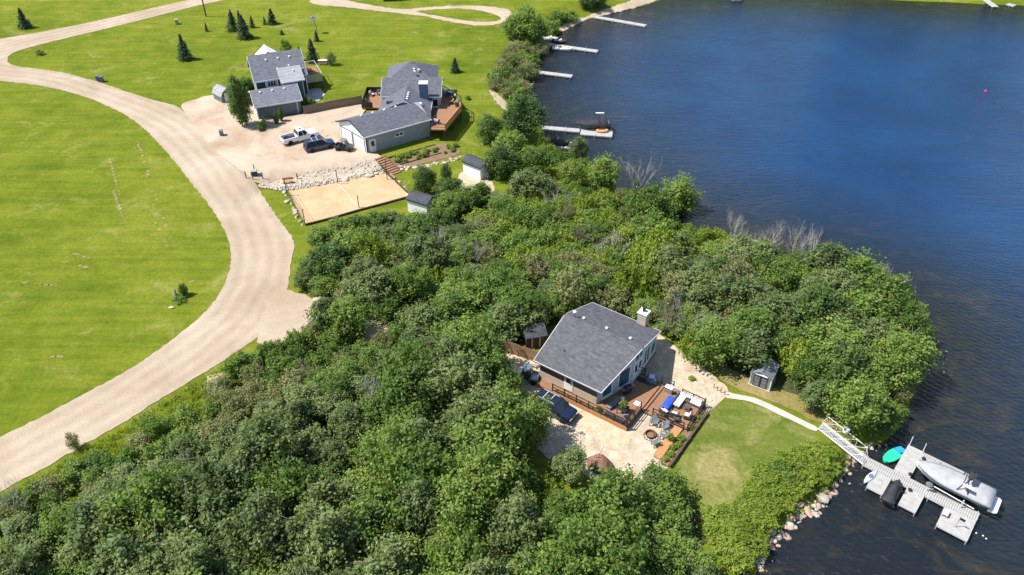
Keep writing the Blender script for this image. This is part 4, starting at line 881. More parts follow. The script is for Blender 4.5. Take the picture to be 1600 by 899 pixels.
t = cthing('patio_table', 'small dark table between the patio chairs by the railing', 'table', 15.2, 3.3, .3)
MB().lathe([(0,.42),(.32,.42),(.32,.46),(0,.46)],14).build('table_top', M['wicker'], t); MB().tube([(0,0,0),(0,0,.42)],.05).build('leg', M['black_metal'], t); MB().lathe([(0,0),(.22,0),(.2,.03),(0,.03)],12).build('base', M['black_metal'], t)
t = cthing('storage_box', 'light grey storage cabinet at the end of the deck steps', 'cabinet', 12.75, 6.6, .3)
MB().box(-.42,.42,-.25,.25,0,.75).build('body', M['steel'], t, bevel=.02); MB().box(-.45,.45,-.28,.28,.752,.8,.02).build('lid', M['white_trim'], t)
def bbq(x, y, rz, lb, m='black_plastic', z=.6):
    t = cthing('barbecue', lb, 'barbecue', x, y, z, rz)
    MB().box(-.4,.4,-.25,.25,.12,.8).build('cabinet', M[m], t)
    hd = MB(); hd.loft([[(x_, -.27,.8),(x_,-.22,1.0),(x_,0,1.12),(x_,.22,1.02),(x_,.27,.8)] for x_ in (-.42,.42)]); hd.build('lid', M[m], t)
    for s in (-1,1): MB().box(s*.62-.19,s*.62+.19,-.24,.24,.78,.82).build('side_shelf', M['steel'], t)
    for s in (-1,1):
        for q in (-1,1): MB().at((s*.34,q*.2,.06),0,0,0).lathe([(0,-.06),(.05,-.06),(.05,.06),(0,.06)],8).build('wheel', M['rubber'], t)
    MB().tube([(-.3,-.29,.95),(.3,-.29,.95)],.018).build('handle', M['steel'], t)
bbq(9.35,3.7,R(70),'black barbecue standing against the cottage windows')
t = cthing('covered_grill', 'grill under a blue-grey cover in the shade at the deck corner', 'grill', 10.7, 6.5, .6, R(20))
cv = MB(); cv.loft([[(-.62,y*.9,0.05),(-.55,y,.6),(-.4,y*.9,.95),(.4,y*.9,.95),(.55,y,.6),(.62,y*.9,.05)] for y in (-.4,-.2,.2,.4)]); cv.build('cover', M['blue_grey_siding'], t, smooth=True)
MB().box(-.3,.3,-.3,.3,.955,1.02,.05).build('top', M['aluminium'], t)
t = cthing('deck_bench', 'long dark bench along the railing at the near deck corner', 'bench', 10.15, -.22, .6)
MB().box(-1.05,1.05,-.2,.22,.38,.43).build('seat', M['grey_plastic'], t); MB().at((0,-.2,.43),0,R(8)).box(-1.05,1.05,-.04,0,.02,.4).build('backrest', M['grey_plastic'], t)
for s in (-1,1):
    for q in (-.15,.17): MB().cbox(s*.95,q,0,.07,.07,.38).build('leg', M['black_metal'], t)
t = cthing('deck_table', 'dark square table with a leafy pot plant near the deck corner', 'table', 10.35, .95, .6)
MB().box(-.5,.5,-.5,.5,.68,.73).build('table_top', M['black_plastic'], t, bevel=.01)
for s in (-1,1):
    for q in (-1,1): MB().cbox(s*.43,q*.43,0,.07,.07,.68).build('leg', M['black_metal'], t)
t = cthing('potted_plant', 'leafy green pot plant standing on the dark deck table', 'plant', 10.3, 1.0, 1.33)
MB().lathe([(0,0),(.12,0),(.17,.22),(.15,.22),(0,.18)],12).build('pot', M['cushion'], t)
o = bpy.data.objects.new('foliage', HOSTA); link(o, t); o.location = (0,0,.15); o.scale = (.8,.8,1.0)
for lb, x, y, rz in [('grey deck chair at the dark table, towards the cottage',9.75,1.7,R(20)),('grey deck chair at the dark table, towards the railing corner',11.0,.35,R(-140))]:
    t = cthing('deck_chair', lb, 'chair', x, y, .6, rz, 'chairs at the dark deck table')
    MB().box(-.25,.25,-.25,.25,.42,.46).build('seat', M['steel'], t); MB().at((0,.23,.46),0,R(-12)).box(-.25,.25,0,.03,0,.48).build('backrest', M['grey_plastic'], t)
    for s in (-1,1):
        for q in (-1,1): MB().cbox(s*.22,q*.22,0,.035,.035,.42).build('leg', M['black_metal'], t)
t = cthing('deck_lounger', 'long grey lounger lying beside the cottage corner on the upper deck', 'lounger', 9.0, 1.0, .6, R(-12))
MB().box(-.32,.32,-.6,.5,.28,.36).build('mattress', M['grey_plastic'], t, bevel=.03); MB().at((0,.5,.3),0,R(35)).box(-.32,.32,0,.65,0,.08).build('backrest', M['grey_plastic'], t, bevel=.03)
for s in (-1,1):
    for q in (-.5,.45): MB().cbox(s*.27,q,0,.05,.05,.28).build('leg', M['steel'], t)
o = MB().box(-.4,.4,-.3,.3,0,.012).build('door_mat', M['cushion'], None, loc=cw(11.05,2.95,.602), rz=CA); tag(o, 'pale square mat lying on the upper deck by the steps', 'mat')
o = MB().box(-.5,.5,-.35,.35,0,.012).build('door_mat', M['black_plastic'], None, loc=cw(9.6,6.3,.602), rz=CA); tag(o, 'black door mat outside the cottage glass doors', 'mat')
t = cthing('flower_pot', 'pot of yellow-green leaves standing on the planter wall', 'plant', 15.85, .55, .475)
MB().lathe([(0,0),(.14,0),(.2,.25),(.17,.25),(0,.2)],12).build('pot', M['rust'], t)
o = bpy.data.objects.new('foliage', HOSTA); link(o, t); o.location = (0,0,.2); o.scale = (.7,.7,.9)
t = cthing('flower_pot', 'white pot on the walkway railing side of the deck', 'plant', 8.2, -.3, .6)
MB().lathe([(0,0),(.13,0),(.18,.25),(.15,.25),(0,.2)],12).build('pot', M['white_paint'], t)
o = bpy.data.objects.new('foliage', HOSTA); link(o, t); o.location = (0,0,.2); o.scale = (.5,.5,.7)
# brown tarpaulin pile
t = cthing('tarp_pile', 'brown tarpaulin-covered pile like a low tent on the gravel', 'tarpaulin', 11.75, -5.9)
mb = MB(); n = 14; rs = random.Random(2)
ringz = [(1.3,.02),(1.12,.42),(.72,.86),(.3,1.12)]
secs = [[(r*math.cos(6.283*j/n)*(1.15 if j%2 else .95), r*math.sin(6.283*j/n)*(.85+.1*rs.random()), z*(1+.08*rs.uniform(-1,1)) if z>.1 else z) for j in range(n)] for r,z in ringz]
mb.loft(secs); mb.build('sheet', M['brown_tarp'], t)
MB().tube([(-1.25,-.3,.2),(-.55,-.15,.95),(0,0,1.2),(.6,.15,.92),(1.3,.3,.2)],.03).build('seam', M['dark_wood'], t)
# gravel edging curve
pts = [G(px,py) for px,py in [(878,640),(905,652),(928,668),(940,685),(942,700),(934,712),(922,722)]]
o = MB().tube([(x,y,z+.07) for x,y,z in pts], .05, 5).build('edging', M['concrete'])
tag(o, 'curved pale edging line in the gravel yard before the deck', 'edging')
# board fence, small wood hut
def fence(name, label, pts, h, m, bw=.19, z0=None):
    t = thing(name, label, 'fence', (pts[0][0], pts[0][1], hz(*pts[0])))
    bx, by = pts[0]; bz = t.location.z
    for (ax, ay), (cx, cy) in zip(pts[:-1], pts[1:]):
        L = math.hypot(cx-ax, cy-ay); a = math.atan2(cy-ay, cx-ax); n = int(L/bw)
        me = MB().box(0, bw-.012, -.012, .012, -.05, h).mesh('board', M[m])
        for i in range(n):
            o = bpy.data.objects.new('board', me); link(o, t); s = i*L/n
            x, y = ax+math.cos(a)*s, ay+math.sin(a)*s
            o.location = (x-bx, y-by, hz(x, y)-bz+random.uniform(-.03,.03)); o.rotation_euler = (0,0,a)
        k = max(1, round(L/2.4))
        for i in range(k+1):
            s = i*L/k; x, y = ax+math.cos(a)*s, ay+math.sin(a)*s
            MB().at((x-bx-math.sin(a)*.07, y-by+math.cos(a)*.07, hz(x,y)-bz), a).box(-.05,.05,-.05,.05,-.2,h+.12).build('post', M[m], t)
        for zz in (.35, h-.3):
            MB().at((ax-bx, ay-by, hz(ax,ay)-bz), a).box(0, L, .014, .05, zz, zz+.09).build('rail', M[m], t)
    return t
fence('board_fence', 'brown board fence between the cottage roof and the wood', [cw(-8.3,2.0)[:2], cw(-4.6,2.05)[:2], cw(-.9,2.6)[:2]], 1.75, 'fence_wood')
t = cthing('wood_hut', 'small dark-roofed hut behind the board fence', 'hut', -3.7, 5.4, 0, R(50))
MB().box(-1.1,1.1,-1.15,1.15,0,1.7).build('wall', M['dark_wood'], t)
rf = MB().slab([(-1.3,-1.35,1.62),(1.3,-1.35,1.62),(1.3,0,2.3),(-1.3,0,2.3)],.08).slab([(-1.3,0,2.3),(1.3,0,2.3),(1.3,1.35,1.62),(-1.3,1.35,1.62)],.08).build('roof', M['shingle_black'], t)
door(t, 'x', -1.15, -.4, .4, 0, 1.6, -1, 'dark_wood', False)
# ------------------------------------------------------------------ vehicles
def wheel(parent, x, y, r=.36, wd=.24):
    ty = MB().at((x,y,r),0,R(90)).lathe([(r*.62,-wd/2),(r*.95,-wd/2),(r,-wd*.3),(r,wd*.3),(r*.95,wd/2),(r*.62,wd/2)],18).build('wheel', M['rubber'], parent, smooth=False)
    s = 1 if y > 0 else -1
    MB().at((x,y+s*wd*.32,r),0,R(90)).lathe([(0,-.03),(r*.64,-.03),(r*.64,.04),(r*.2,.02),(0,.02)],14).build('rim', M['steel'], ty)
def carbody(parent, L, W, prof, m, name='body', tum=.06):
    """prof: list of (x, z_top); body lofted with rounded shoulders"""
    h = W/2; secs = []
    for x, zt in prof:
        e = abs(x)/(L/2); nw = h*(1-.12*max(0,(e-.75)/.25)**2); zb = .24 if e < .9 else .34
        secs.append([(x,-nw*.94,zb),(x,-nw,zb+.12),(x,-nw,zt-.16),(x,-nw*.92,zt-.03),(x,-nw*.7,zt),(x,nw*.7,zt),(x,nw*.92,zt-.03),(x,nw,zt-.16),(x,nw,zb+.12),(x,nw*.94,zb)])
    return MB().loft(secs).build(name, m, parent, smooth=False, bevel=.015)
def cabin(parent, x0, x1, x2, x3, zb, zt, W, m, nm='cabin'):
    """glass house: base x0..x3, roof x1..x2"""
    h = W/2*.93; k = W/2*.76
    v = [(x0,-h,zb),(x3,-h,zb),(x3,h,zb),(x0,h,zb),(x1,-k,zt),(x2,-k,zt),(x2,k,zt),(x1,k,zt)]
    MB().add(v, [(3,2,1,0),(4,5,6,7),(0,1,5,4),(1,2,6,5),(2,3,7,6),(3,0,4,7)]).build('windows', M['glass'], parent)
    rf = MB().box(x1-.08,x2+.08,-k-.03,k+.03,zt-.02,zt+.06,.06).build('roof', m, parent, bevel=.03)
    for s in (-1,1):
        for (a, b) in ((x0,x1),(x3,x2),((x0+x3)/2,(x1+x2)/2)):
            MB().tube([(a,s*h*1.01,zb),(b,s*(k+.01),zt)],.045,5).build('pillar', m, parent)
    return rf
def suv(loc, rz, label, m, rails=True, L=4.8, W=1.92, group=None):
    t = thing('parked_car', label, 'car', loc, rz, group)
    b = carbody(t, L, W, [(-L/2,.8),(-L/2+.12,1.0),(-L/2+.6,1.06),(-.2,1.06),(1.0,1.04),(1.25,1.0),(L/2-.3,.92),(L/2-.06,.8),(L/2,.62)], m)
    rf = cabin(t, -L/2+.1,-L/2+.45,.45,1.2,1.03,1.68,W,m)
    if rails:
        for s in (-1,1): MB().tube([(-1.7,s*.6,1.75),(-1.6,s*.6,1.8),(.1,s*.6,1.8),(.25,s*.6,1.75)],.025,6).build('roof_rail', M['aluminium'], rf)
        for x in (-1.1,-.3): MB().box(x-.04,x+.04,-.6,.6,1.8,1.84).build('crossbar', M['aluminium'], rf)
    for x in (-1.42,1.42):
        for s in (-1,1): wheel(t, x, s*(W/2-.12))
    for s in (-1,1):
        MB().box(L/2-.12,L/2-.01,s*.62-.2,s*.62+.2,.66,.78).build('headlight', M['lamp_clear'], t); MB().box(-L/2-.01,-L/2+.08,s*.72-.16,s*.72+.16,.72,.95).build('tail_light', M['tail_red'], t)
        MB().box(.85,1.02,s*1.02-.1,s*1.02+.1,1.02,1.16).build('mirror', m, t, bevel=.03)
    MB().box(L/2-.08,L/2+.04,-.8,.8,.34,.52).box(-L/2-.06,-L/2+.06,-.82,.82,.36,.56).build('bumper', M['black_plastic'], t, bevel=.02)
    return t
def pickup(loc, rz, label, m):
    t = thing('pickup_truck', label, 'truck', loc, rz); L, W = 5.9, 2.02
    h = W/2
    carbody(t, L, W, [(-.55,1.14),(.9,1.14),(1.2,1.12),(1.35,1.1),(2.5,1.04),(2.85,.95),(2.95,.7)], m)
    bed = MB().box(-2.95,-.56,-h,-h+.14,.45,1.16).box(-2.95,-.56,h-.14,h,.45,1.16).box(-2.95,-2.83,-h+.14,h-.14,.45,1.16).box(-2.83,-.56,-h+.14,h-.14,.45,.66).build('bed', m, t, bevel=.02)
    MB().box(-2.8,-.6,-h+.15,h-.15,.662,.69).build('bed_liner', M['black_plastic'], bed)
    rf = cabin(t, -.5,-.3,.75,1.35,1.1,1.86,W,m)
    MB().box(.1,.5,-.2,.2,1.925,1.95).build('sunroof', M['glass'], rf)
    for x in (-1.9,1.85):
        for s in (-1,1): wheel(t, x, s*(W/2-.13), .42, .28)
    for s in (-1,1):
        MB().box(2.78,2.94,s*.75-.18,s*.75+.18,.8,.96).build('headlight', M['lamp_clear'], t); MB().box(-2.97,-2.9,s*.92-.07,s*.92+.07,.75,1.08).build('tail_light', M['tail_red'], t); MB().box(.95,1.12,s*1.12-.11,s*1.12+.11,1.15,1.34).build('mirror', m, t, bevel=.03)
    MB().box(2.9,3.02,-.9,.9,.42,.62).box(-3.05,-2.952,-.9,.9,.42,.6).build('bumper', M['steel'], t, bevel=.02)
    return t
def utv(loc, rz, label, m, roofm):
    t = thing('utility_buggy', label, 'buggy', loc, rz)
    MB().box(-1.35,1.3,-.55,.55,.38,.6).build('chassis', M['black_plastic'], t)
    MB().loft([[(x,-w_,.5),(x,-w_,z),(x,w_,z),(x,w_,.5)] for x,w_,z in [(.5,.62,.95),(1.0,.6,.92),(1.4,.45,.75)]]).build('hood', m, t, bevel=.03)
    MB().box(-1.4,-.5,-.65,-.58,.6,.92).box(-1.4,-.5,.58,.65,.6,.92).box(-1.4,-1.34,-.58,.58,.6,.92).box(-1.34,-.5,-.58,.58,.6,.66).build('cargo_bed', m, t)
    for s in (-1,1): MB().box(-.42,.05,s*.3-.24,s*.3+.24,.6,.82).box(-.5,-.4,s*.3-.24,s*.3+.24,.82,1.2).build('seat', M['black_plastic'], t, bevel=.03)
    for s in (-1,1): MB().tube([(.62,s*.58,.9),(.25,s*.52,1.75),(-.5,s*.52,1.78),(-.6,s*.58,.7)],.035,6).build('roll_bar', M['black_metal'], t)
    MB().box(-.55,.32,-.58,.58,1.79,1.84,.06).build('roof', M[roofm], t, bevel=.02)
    MB().add([(.6,-.52,.95),(.6,.52,.95),(.3,.48,1.7),(.3,-.48,1.7)],[(0,1,2,3)]).build('windscreen', M['glass'], t)
    for x in (-.95,.95):
        for s in (-1,1): wheel(t, x, s*.62, .32, .24)
    MB().at((.45,.3,1.02),0,0,R(60)).lathe([(.13,-.015),(.16,-.015),(.16,.015),(.13,.015)],14).build('steering_wheel', M['black_plastic'], t)
    return t
suv(cw(4.35,-2.55,.07), CA, 'dark blue car with roof rails parked in tree shade by the deck walkway', M['car_blue'])
utv(cw(-.7,-.35,.07), CA+R(200), 'small utility buggy with pale roof parked at the cottage corner', M['steel'], 'blue_grey_siding')
# ------------------------------------------------------------------ plastic garden shed
sx, sy = 25.37, 61.49
t = thing('garden_shed', 'grey plastic garden shed with dark double doors at the wood edge', 'shed', (sx, sy, hz(sx,sy)), R(-31))
MB().box(-.1,2.26,-.1,2.4,-.1,.06).build('floor', M['concrete'], t)
prof = [(0,.06),(2.16,.06),(2.16,1.8),(1.08,2.38),(0,1.8)]
MB().loft([[(x,0,z) for x,z in prof],[(x,2.3,z) for x,z in prof]]).build('wall', M['steel'], t)
for x in (0,2.16): MB().box(x-.06,x+.06,-.05,.08,.06,1.82).build('corner_post', M['white_trim'], t)
r_ = MB().slab([(-.12,-.22,1.78),(1.08,-.22,2.45),(1.08,2.45,2.45),(-.12,2.45,1.78)],.06).slab([(1.08,-.22,2.45),(2.28,-.22,1.78),(2.28,2.45,1.78),(1.08,2.45,2.45)],.06).build('roof', M['grey_plastic'], t)
MB().box(.98,1.18,-.24,2.47,2.45,2.5,.06,.0).build('ridge_cap', M['steel'], r_)
for a in (.35,1.085):
    dd = MB().box(a,a+.72,-.05,-.005,.12,1.72).build('door', M['black_plastic'], t, bevel=.01)
    for k in range(3): MB().box(a+.08,a+.64,-.065,-.05,.2+.5*k,.62+.5*k).build('panel', M['grey_plastic'], dd)
    MB().box(a+(.62 if a<.5 else .04),a+(.68 if a<.5 else .1),-.09,-.065,.85,1.05).build('handle', M['black_metal'], dd)
MB().box(.4,1.76,-.22,-.03,1.84,1.9).build('lintel', M['white_trim'], t)
# ------------------------------------------------------------------ dock
DA = R(-39.9); DO = Vector((34.23, 51.24, 0))
def dw(x, y, z=0.0): return (DO.x+x*math.cos(DA)-y*math.sin(DA), DO.y+x*math.sin(DA)+y*math.cos(DA), z)
DZ = -.45
dk = thing('dock', 'grey aluminium dock with slatted walkway and side platforms in the lake', 'dock', dw(0,0,DZ), DA)
plank = MB().box(0,.172,-.6,.6,-.04,0).mesh('plank', M['dock_plank'] if 'dock_plank' in MATS else mat('dock_plank', (0.31,0.30,0.285), (0.42,0.41,0.39), 2.0, 0.75))
def plank_run(x0, x1, yc, par):
    x = x0
    while x < x1-.1:
        o = bpy.data.objects.new('plank', plank); link(o, par); o.location = (x, yc, 0); x += .2
plank_run(0, 10.3, .17, dk)
plank_run(4.12, 8.9, 4.3, dk)
def platform(x0, x1, y0, y1, seams, par):
    n = seams; wd = (y1-y0)/n
    for k in range(n): MB().box(x0, x1, y0+wd*k+.008, y0+wd*(k+1)-.008, -.035, .005).build('deck_panel', M['dock_plank'], par)
    MB().box(x0,x1,y0-.05,y0-.002,-.16,-.01).box(x0,x1,y1+.002,y1+.05,-.16,-.01).box(x0-.05,x0-.002,y0-.05,y1+.05,-.16,-.01).box(x1+.002,x1+.05,y0-.05,y1+.05,-.16,-.01).build('frame', M['aluminium'], par)
    for x in (x0,x1):
        for y in (y0,y1): MB().tube([(x,y,-1.8),(x,y,.12)],.035,8).build('pile', M['aluminium'], par)
platform(1.35,2.75,-2.85,-.5,3,dk); platform(4.35,5.8,-2.95,-.5,3,dk); platform(7.75,10.3,-3.1,-.5,3,dk); platform(2.65,4.06,.82,4.9,4,dk)
MB().box(0,10.3,-.48,-.435,-.17,-.045).box(0,10.3,.775,.82,-.17,-.045).build('walkway_frame', M['aluminium'], dk)
for x in (.1,3.0,6.2,10.2):
    for y in (-.43,.79): MB().tube([(x,y,-1.8),(x,y,.1)],.04,8).build('pile', M['aluminium'], dk)
for x,y in ((2.7,4.85),(4.0,4.75),(4.02,2.7)): MB().tube([(x,y,-1.8),(x,y,1.3)],.04,8).build('tall_pile', M['white_trim'], dk)
gx0 = dw(-4.95,.55)
gw = thing('gangway', 'white aluminium gangway with truss handrails leading to the dock', 'gangway', dw(-5.0,1.1,.3), DA)
L_ = 5.0; sl = math.atan2(-.55,L_)
def gz(x): return -.7*x/L_
yd = lambda x: -.93*x/L_
for k in range(25):
    x = k*.2; MB().at((x,yd(x),gz(x)),0,0,.139).box(0,.172,-.55,.55,-.04,0).build('plank', M['dock_plank'], gw)
for s in (-1,1):
    MB().tube([(0,s*.58,-.06),(L_,yd(L_)+s*.58,gz(L_)-.06)],.06,6).build('side_beam', M['white_paint'], gw)
    hr = MB().tube([(0,s*.6,0),(.35,s*.6+yd(.35),.95)]+[(x,s*.6+yd(x),gz(x)+1.0) for x in (1,2,3,4)]+[(4.7,s*.6+yd(4.7),gz(4.7)+.95),(5.0,s*.6+yd(5),gz(5)+.1)],.035,6).build('handrail', M['white_paint'], gw)
    for k in range(4):
        x0 = .35+k*1.1; x1 = x0+1.1
        MB().tube([(x0,s*.6+yd(x0),gz(x0)),(x1,s*.6+yd(x1),gz(x1)+.98)],.02,5).tube([(x1,s*.6+yd(x1),gz(x1)),(x1,s*.6+yd(x1),gz(x1)+.98)],.02,5).build('truss_bar', M['white_paint'], gw)
# ------------------------------------------------------------------ boats
def hull(parent, L, Bm, fb, m, bowx=.0, name='hull', n=9, z0=-.35):
    """stern at x=0, bow at x=L"""
    secs = []
    for i in range(n):
        s = i/(n-1); x = L*s; wd = Bm/2*(1-max(0,(s-.5)/.5)**2.2*.96); z1 = fb+.12*s*s; kz = z0+.5*max(0,(s-.7)/.3)**2
        secs.append([(x,-wd,z1),(x,-wd*.94,z1-.35*(z1-z0)),(x,-wd*.65,kz+.15),(x,0,kz),(x,wd*.65,kz+.15),(x,wd*.94,z1-.35*(z1-z0)),(x,wd,z1)])
    return MB().loft(secs).build(name, m, parent, smooth=True)
def boat_cover(parent, L, Bm, fb, m, peak=.45, x0=.05, x1=.97, name='cover'):
    secs = []; n = 11
    for i in range(n):
        s = x0+(x1-x0)*i/(n-1); x = L*s; wd = Bm/2*(1-max(0,(s-.5)/.5)**2.2*.96)+.03; z1 = fb+.12*s*s
        p = peak*(math.sin(math.pi*min(1,(s+.15)))**.6 if 0 < s+.15 < 1 else .15)*(0.8+.2*math.sin(9*s)); 
        if i in (0, n-1): p *= .35
        secs.append([(x,-wd,z1-.18),(x,-wd,z1+.05),(x,-wd*.62,z1+.05+p*.72),(x,0,z1+.05+p),(x,wd*.62,z1+.05+p*.72),(x,wd,z1+.05),(x,wd,z1-.18)])
    return MB().loft(secs).build(name, m, parent, smooth=True)
mat('boat_cover_grey', (0.30,0.30,0.31), (0.40,0.40,0.41), 1.5, .8, .3, 5); mat('boat_cover_black', (0.02,0.021,0.025), (0.045,0.046,0.052), 1.5, .75, .3, 5)
paint('hull_white', (0.62,0.63,0.66)); bt = thing('covered_boat', 'large motorboat under a grey cover with black tower on the lift beside the dock', 'boat', dw(10.75,2.05,.15), DA+R(180)+R(1))
hull(bt, 6.75, 2.45, .55, M['hull_white'], z0=-.4)
MB().loft([[(6.75*q_,sg*(1.225*(1-max(0,(q_-.5)/.5)**2.2*.96)+.012),zz+.12*q_*q_) for zz,sg in ((.42,-1),(.28,-1),(.28,1),(.42,1))] for q_ in (0,.2,.4,.5,.6,.7,.8,.9)]).build('hull_stripe', M['car_navy'], bt)
MB().loft([[(6.9*s*.978,(-1 if q else 1)*0+yy,zz) for yy,zz in ((-w_-.03,.56+.1*s*s),(-w_-.03,.46+.1*s*s),(w_+.03,.46+.1*s*s),(w_+.03,.56+.1*s*s))] for s,w_ in [(k/10, 1.225*(1-max(0,(k/10-.5)/.5)**2.2*.96)) for k in range(11)] for q in (0,)]).build('gunwale', M['white_paint'], bt)
boat_cover(bt, 6.75, 2.5, .56, M['boat_cover_grey'], .5, -.012)
MB().prism([(-.75,-.9),(-.55,-1.05),(.0,-1.1),(.0,1.1),(-.55,1.05),(-.75,.9)],-.12,-.02).build('swim_platform', M['white_trim'], bt, bevel=.02)
tw = MB()
for s in (-1,1): tw.tube([(2.9,s*1.15,.6),(2.6,s*1.05,1.5),(2.3,s*.8,1.95)],.05,6).tube([(1.9,s*1.15,.6),(2.2,s*1.0,1.6),(2.3,s*.8,1.95)],.05,6)
tw.tube([(2.3,-.8,1.95),(2.3,.8,1.95)],.05,6).tube([(2.6,-1.05,1.5),(2.6,1.05,1.5)],.04,6); tw = tw.build('tower', M['black_metal'], bt)
for s in (-1,1):
    MB().box(2.0,2.5,s*1.15-.12,s*1.15+.12,1.55,1.62).build('board_rack', M['black_metal'], tw); MB().at((2.25,s*.55,1.98)).lathe([(0,0),(.12,0),(.12,.2),(0,.22)],10).build('speaker', M['black_plastic'], tw)
MB().box(1.7,2.6,1.0,1.32,1.62,1.68).build('wakeboard', M['white_paint'], tw); MB().box(1.9,2.5,-.5,.5,1.99,2.03).build('bimini_boot', M['boat_cover_black'], tw)
lf = thing('boat_lift', 'aluminium boat lift frame cradling the grey covered boat', 'boat lift', dw(7.2,2.0,-.45), DA)
for x in (-1.4,1.6): MB().box(x-.08,x+.08,-1.75,1.75,-.75,-.6).build('cross_beam', M['aluminium'], lf)
for y in (-1.7,1.7): MB().box(-2.0,2.2,y-.06,y+.06,-.9,-.75).build('side_beam', M['aluminium'], lf)
for x in (-1.4,1.6):
    for y in (-1.7,1.7): MB().tube([(x,y,-1.8),(x,y,1.0)],.06,8).build('post', M['aluminium'], lf)
for y in (-.6,.6): MB().box(-2.2,2.4,y-.08,y+.08,-.6,-.25).build('bunk', M['black_plastic'], lf)
MB().tube([(-1.0,-1.75,.95),(2.6,-1.35,.25)],.05,6).build('guide_bar', M['white_paint'], lf)
MB().at((-1.4,-1.85,1.0),0,R(90)).lathe([(.0,-.03),(.32,-.03),(.32,.03),(0,.03)],16).build('winch_wheel', M['steel'], lf)
def jetski(loc, rz, label, m, trim):
    t = thing('jet_ski', label, 'jet ski', loc, rz); L = 3.2
    hull(t, L, 1.15, .3, M['car_dark'], z0=-.25)
    secs = []
    for s,wd,z in [(0,.5,.3),(.1,.52,.42),(.3,.48,.62),(.45,.42,.68),(.55,.42,.66),(.62,.42,.95),(.7,.42,.85),(.85,.34,.55),(.97,.1,.4)]:
        x = L*s; secs.append([(x,-wd-.05,.22),(x,-wd*.7,z*.75),(x,-wd*.3,z),(x,wd*.3,z),(x,wd*.7,z*.75),(x,wd+.05,.22)])
    MB().loft(secs).build('cover', m, t, smooth=True)
    MB().tube([(L*.6,-.42,.9),(L*.62,0,.96),(L*.6,.42,.9)],.05,6).build('handlebar', trim, t)
    for s in (-1,1): MB().box(L*.63,L*.66,s*.4-.06,s*.4+.06,.75,.87).build('mirror', trim, t)
    return t
jetski(dw(3.45,-3.75,-.3), DA+R(90), 'jet ski under a black cover docked between two dock platforms', M['boat_cover_black'], M['black_plastic'])
MB_ = thing('jet_ski_ramp', 'brown cradle holding the black covered jet ski at the dock', 'ramp', dw(3.5,-2.0,-.75), DA)
for s in (-1,1): MB().box(s*.42-.08,s*.42+.08,-1.5,1.4,0,.12).build('bunk', M['rust'], MB_)
for y in (-1.2,1.1): MB().box(-.6,.6,y-.05,y+.05,-.12,-.002).build('cross_beam', M['aluminium'], MB_)
mat('kayak_green', (0.02,0.45,0.24), (0.03,0.52,0.3), 1.0, .35); mat('kayak_blue', (0.02,0.26,0.5), (0.03,0.32,0.58), 1.0, .35)
t = thing('pedal_boat', 'small green and blue boat floating beside the dock platform', 'boat', dw(1.5,1.55,-.92), DA+R(73))
secs = []
for s,wd in [(0,.12),(.08,.4),(.25,.55),(.5,.62),(.75,.56),(.92,.42),(1,.34)]:
    x = 2.9*s; secs.append([(x,-wd,.3),(x,-wd*.8,.02),(x,wd*.8,.02),(x,wd,.3),(x,wd*.75,.34),(x,-wd*.75,.34)])
MB().loft(secs[:5]).build('hull', M['kayak_green'], t, smooth=False, bevel=.03)
MB().loft([secs[4],secs[5],secs[6]]).build('stern', M['kayak_blue'], t, bevel=.03)
MB().box(1.9,2.2,-.35,.35,.345,.5).box(1.95,2.1,-.35,.35,.5,.66).build('seat', M['kayak_blue'], t, bevel=.03)
MB().box(.9,1.5,-.3,.3,.342,.36).build('footwell', M['kayak_green'], t)
t = thing('kayak', 'pale blue-white kayak hanging off the first dock platform', 'kayak', dw(.98,-2.6,-.62), DA+R(80))
secs = [[(x,-wd,.22),(x,-wd*.6,.0),(x,wd*.6,.0),(x,wd,.22),(x,wd*.5,.3),(x,-wd*.5,.3)] for x,wd in [(0,.03),(.35,.2),(.9,.3),(1.5,.28),(2.0,.16),(2.3,.03)]]
MB().loft(secs).build('hull', mat('kayak_pale', (0.45,0.55,0.68), (0.6,0.68,0.76), 2, .4), t, smooth=True)
MB().at((1.15,0,.3),sc_=(1.6,1,1)).lathe([(.12,0),(.2,0),(.2,.03),(.12,.03)],12).build('cockpit_rim', M['blue_grey_siding'], t)
t = thing('dock_bench', 'small tan seat on the outer corner platform of the dock', 'seat', dw(7.95,-1.5,DZ), DA)
MB().box(-.25,.25,-.35,.35,.36,.42).build('seat', M['cushion'], t); MB().tube([(-.3,-.3,0),(-.3,-.3,.7),(-.3,.3,.7),(-.3,.3,0)],.03,6).build('backrest', M['fence_wood'], t)
for s in (-1,1):
    for q in (-1,1): MB().cbox(s*.2,q*.28,.005,.05,.05,.355).build('leg', M['aluminium'], t)
t = thing('dock_ladder', 'metal pole with small dark flag on the outer dock platform', 'flag pole', dw(9.1,-2.2,DZ), DA)
MB().tube([(0,0,.005),(0,0,1.4)],.03,8).build('pole', M['steel'], t); MB().add([(0,0,1.35),(.45,.02,1.3),(.45,.02,1.0),(0,0,1.05)],[(0,1,2,3)]).build('flag', M['black_plastic'], t); MB().lathe([(0,.006),(.12,.006),(.12,.03),(0,.03)],10).build('base', M['steel'], t)
for x,y,lb in [(4.6,-.75,'black cleat bucket on the dock platform right of the jet ski'),(4.0,1.15,'dark bundle of rope at the foot of the wide dock platform'),(4.35,3.95,'small black bag at the bow of the grey covered boat')]:
    o = MB().lathe([(0,0),(.16,0),(.2,.16),(.12,.26),(0,.28)],9).build('rope_bundle', M['black_plastic'], None, loc=dw(x,y,DZ+.006)); tag(o, lb, 'rope')
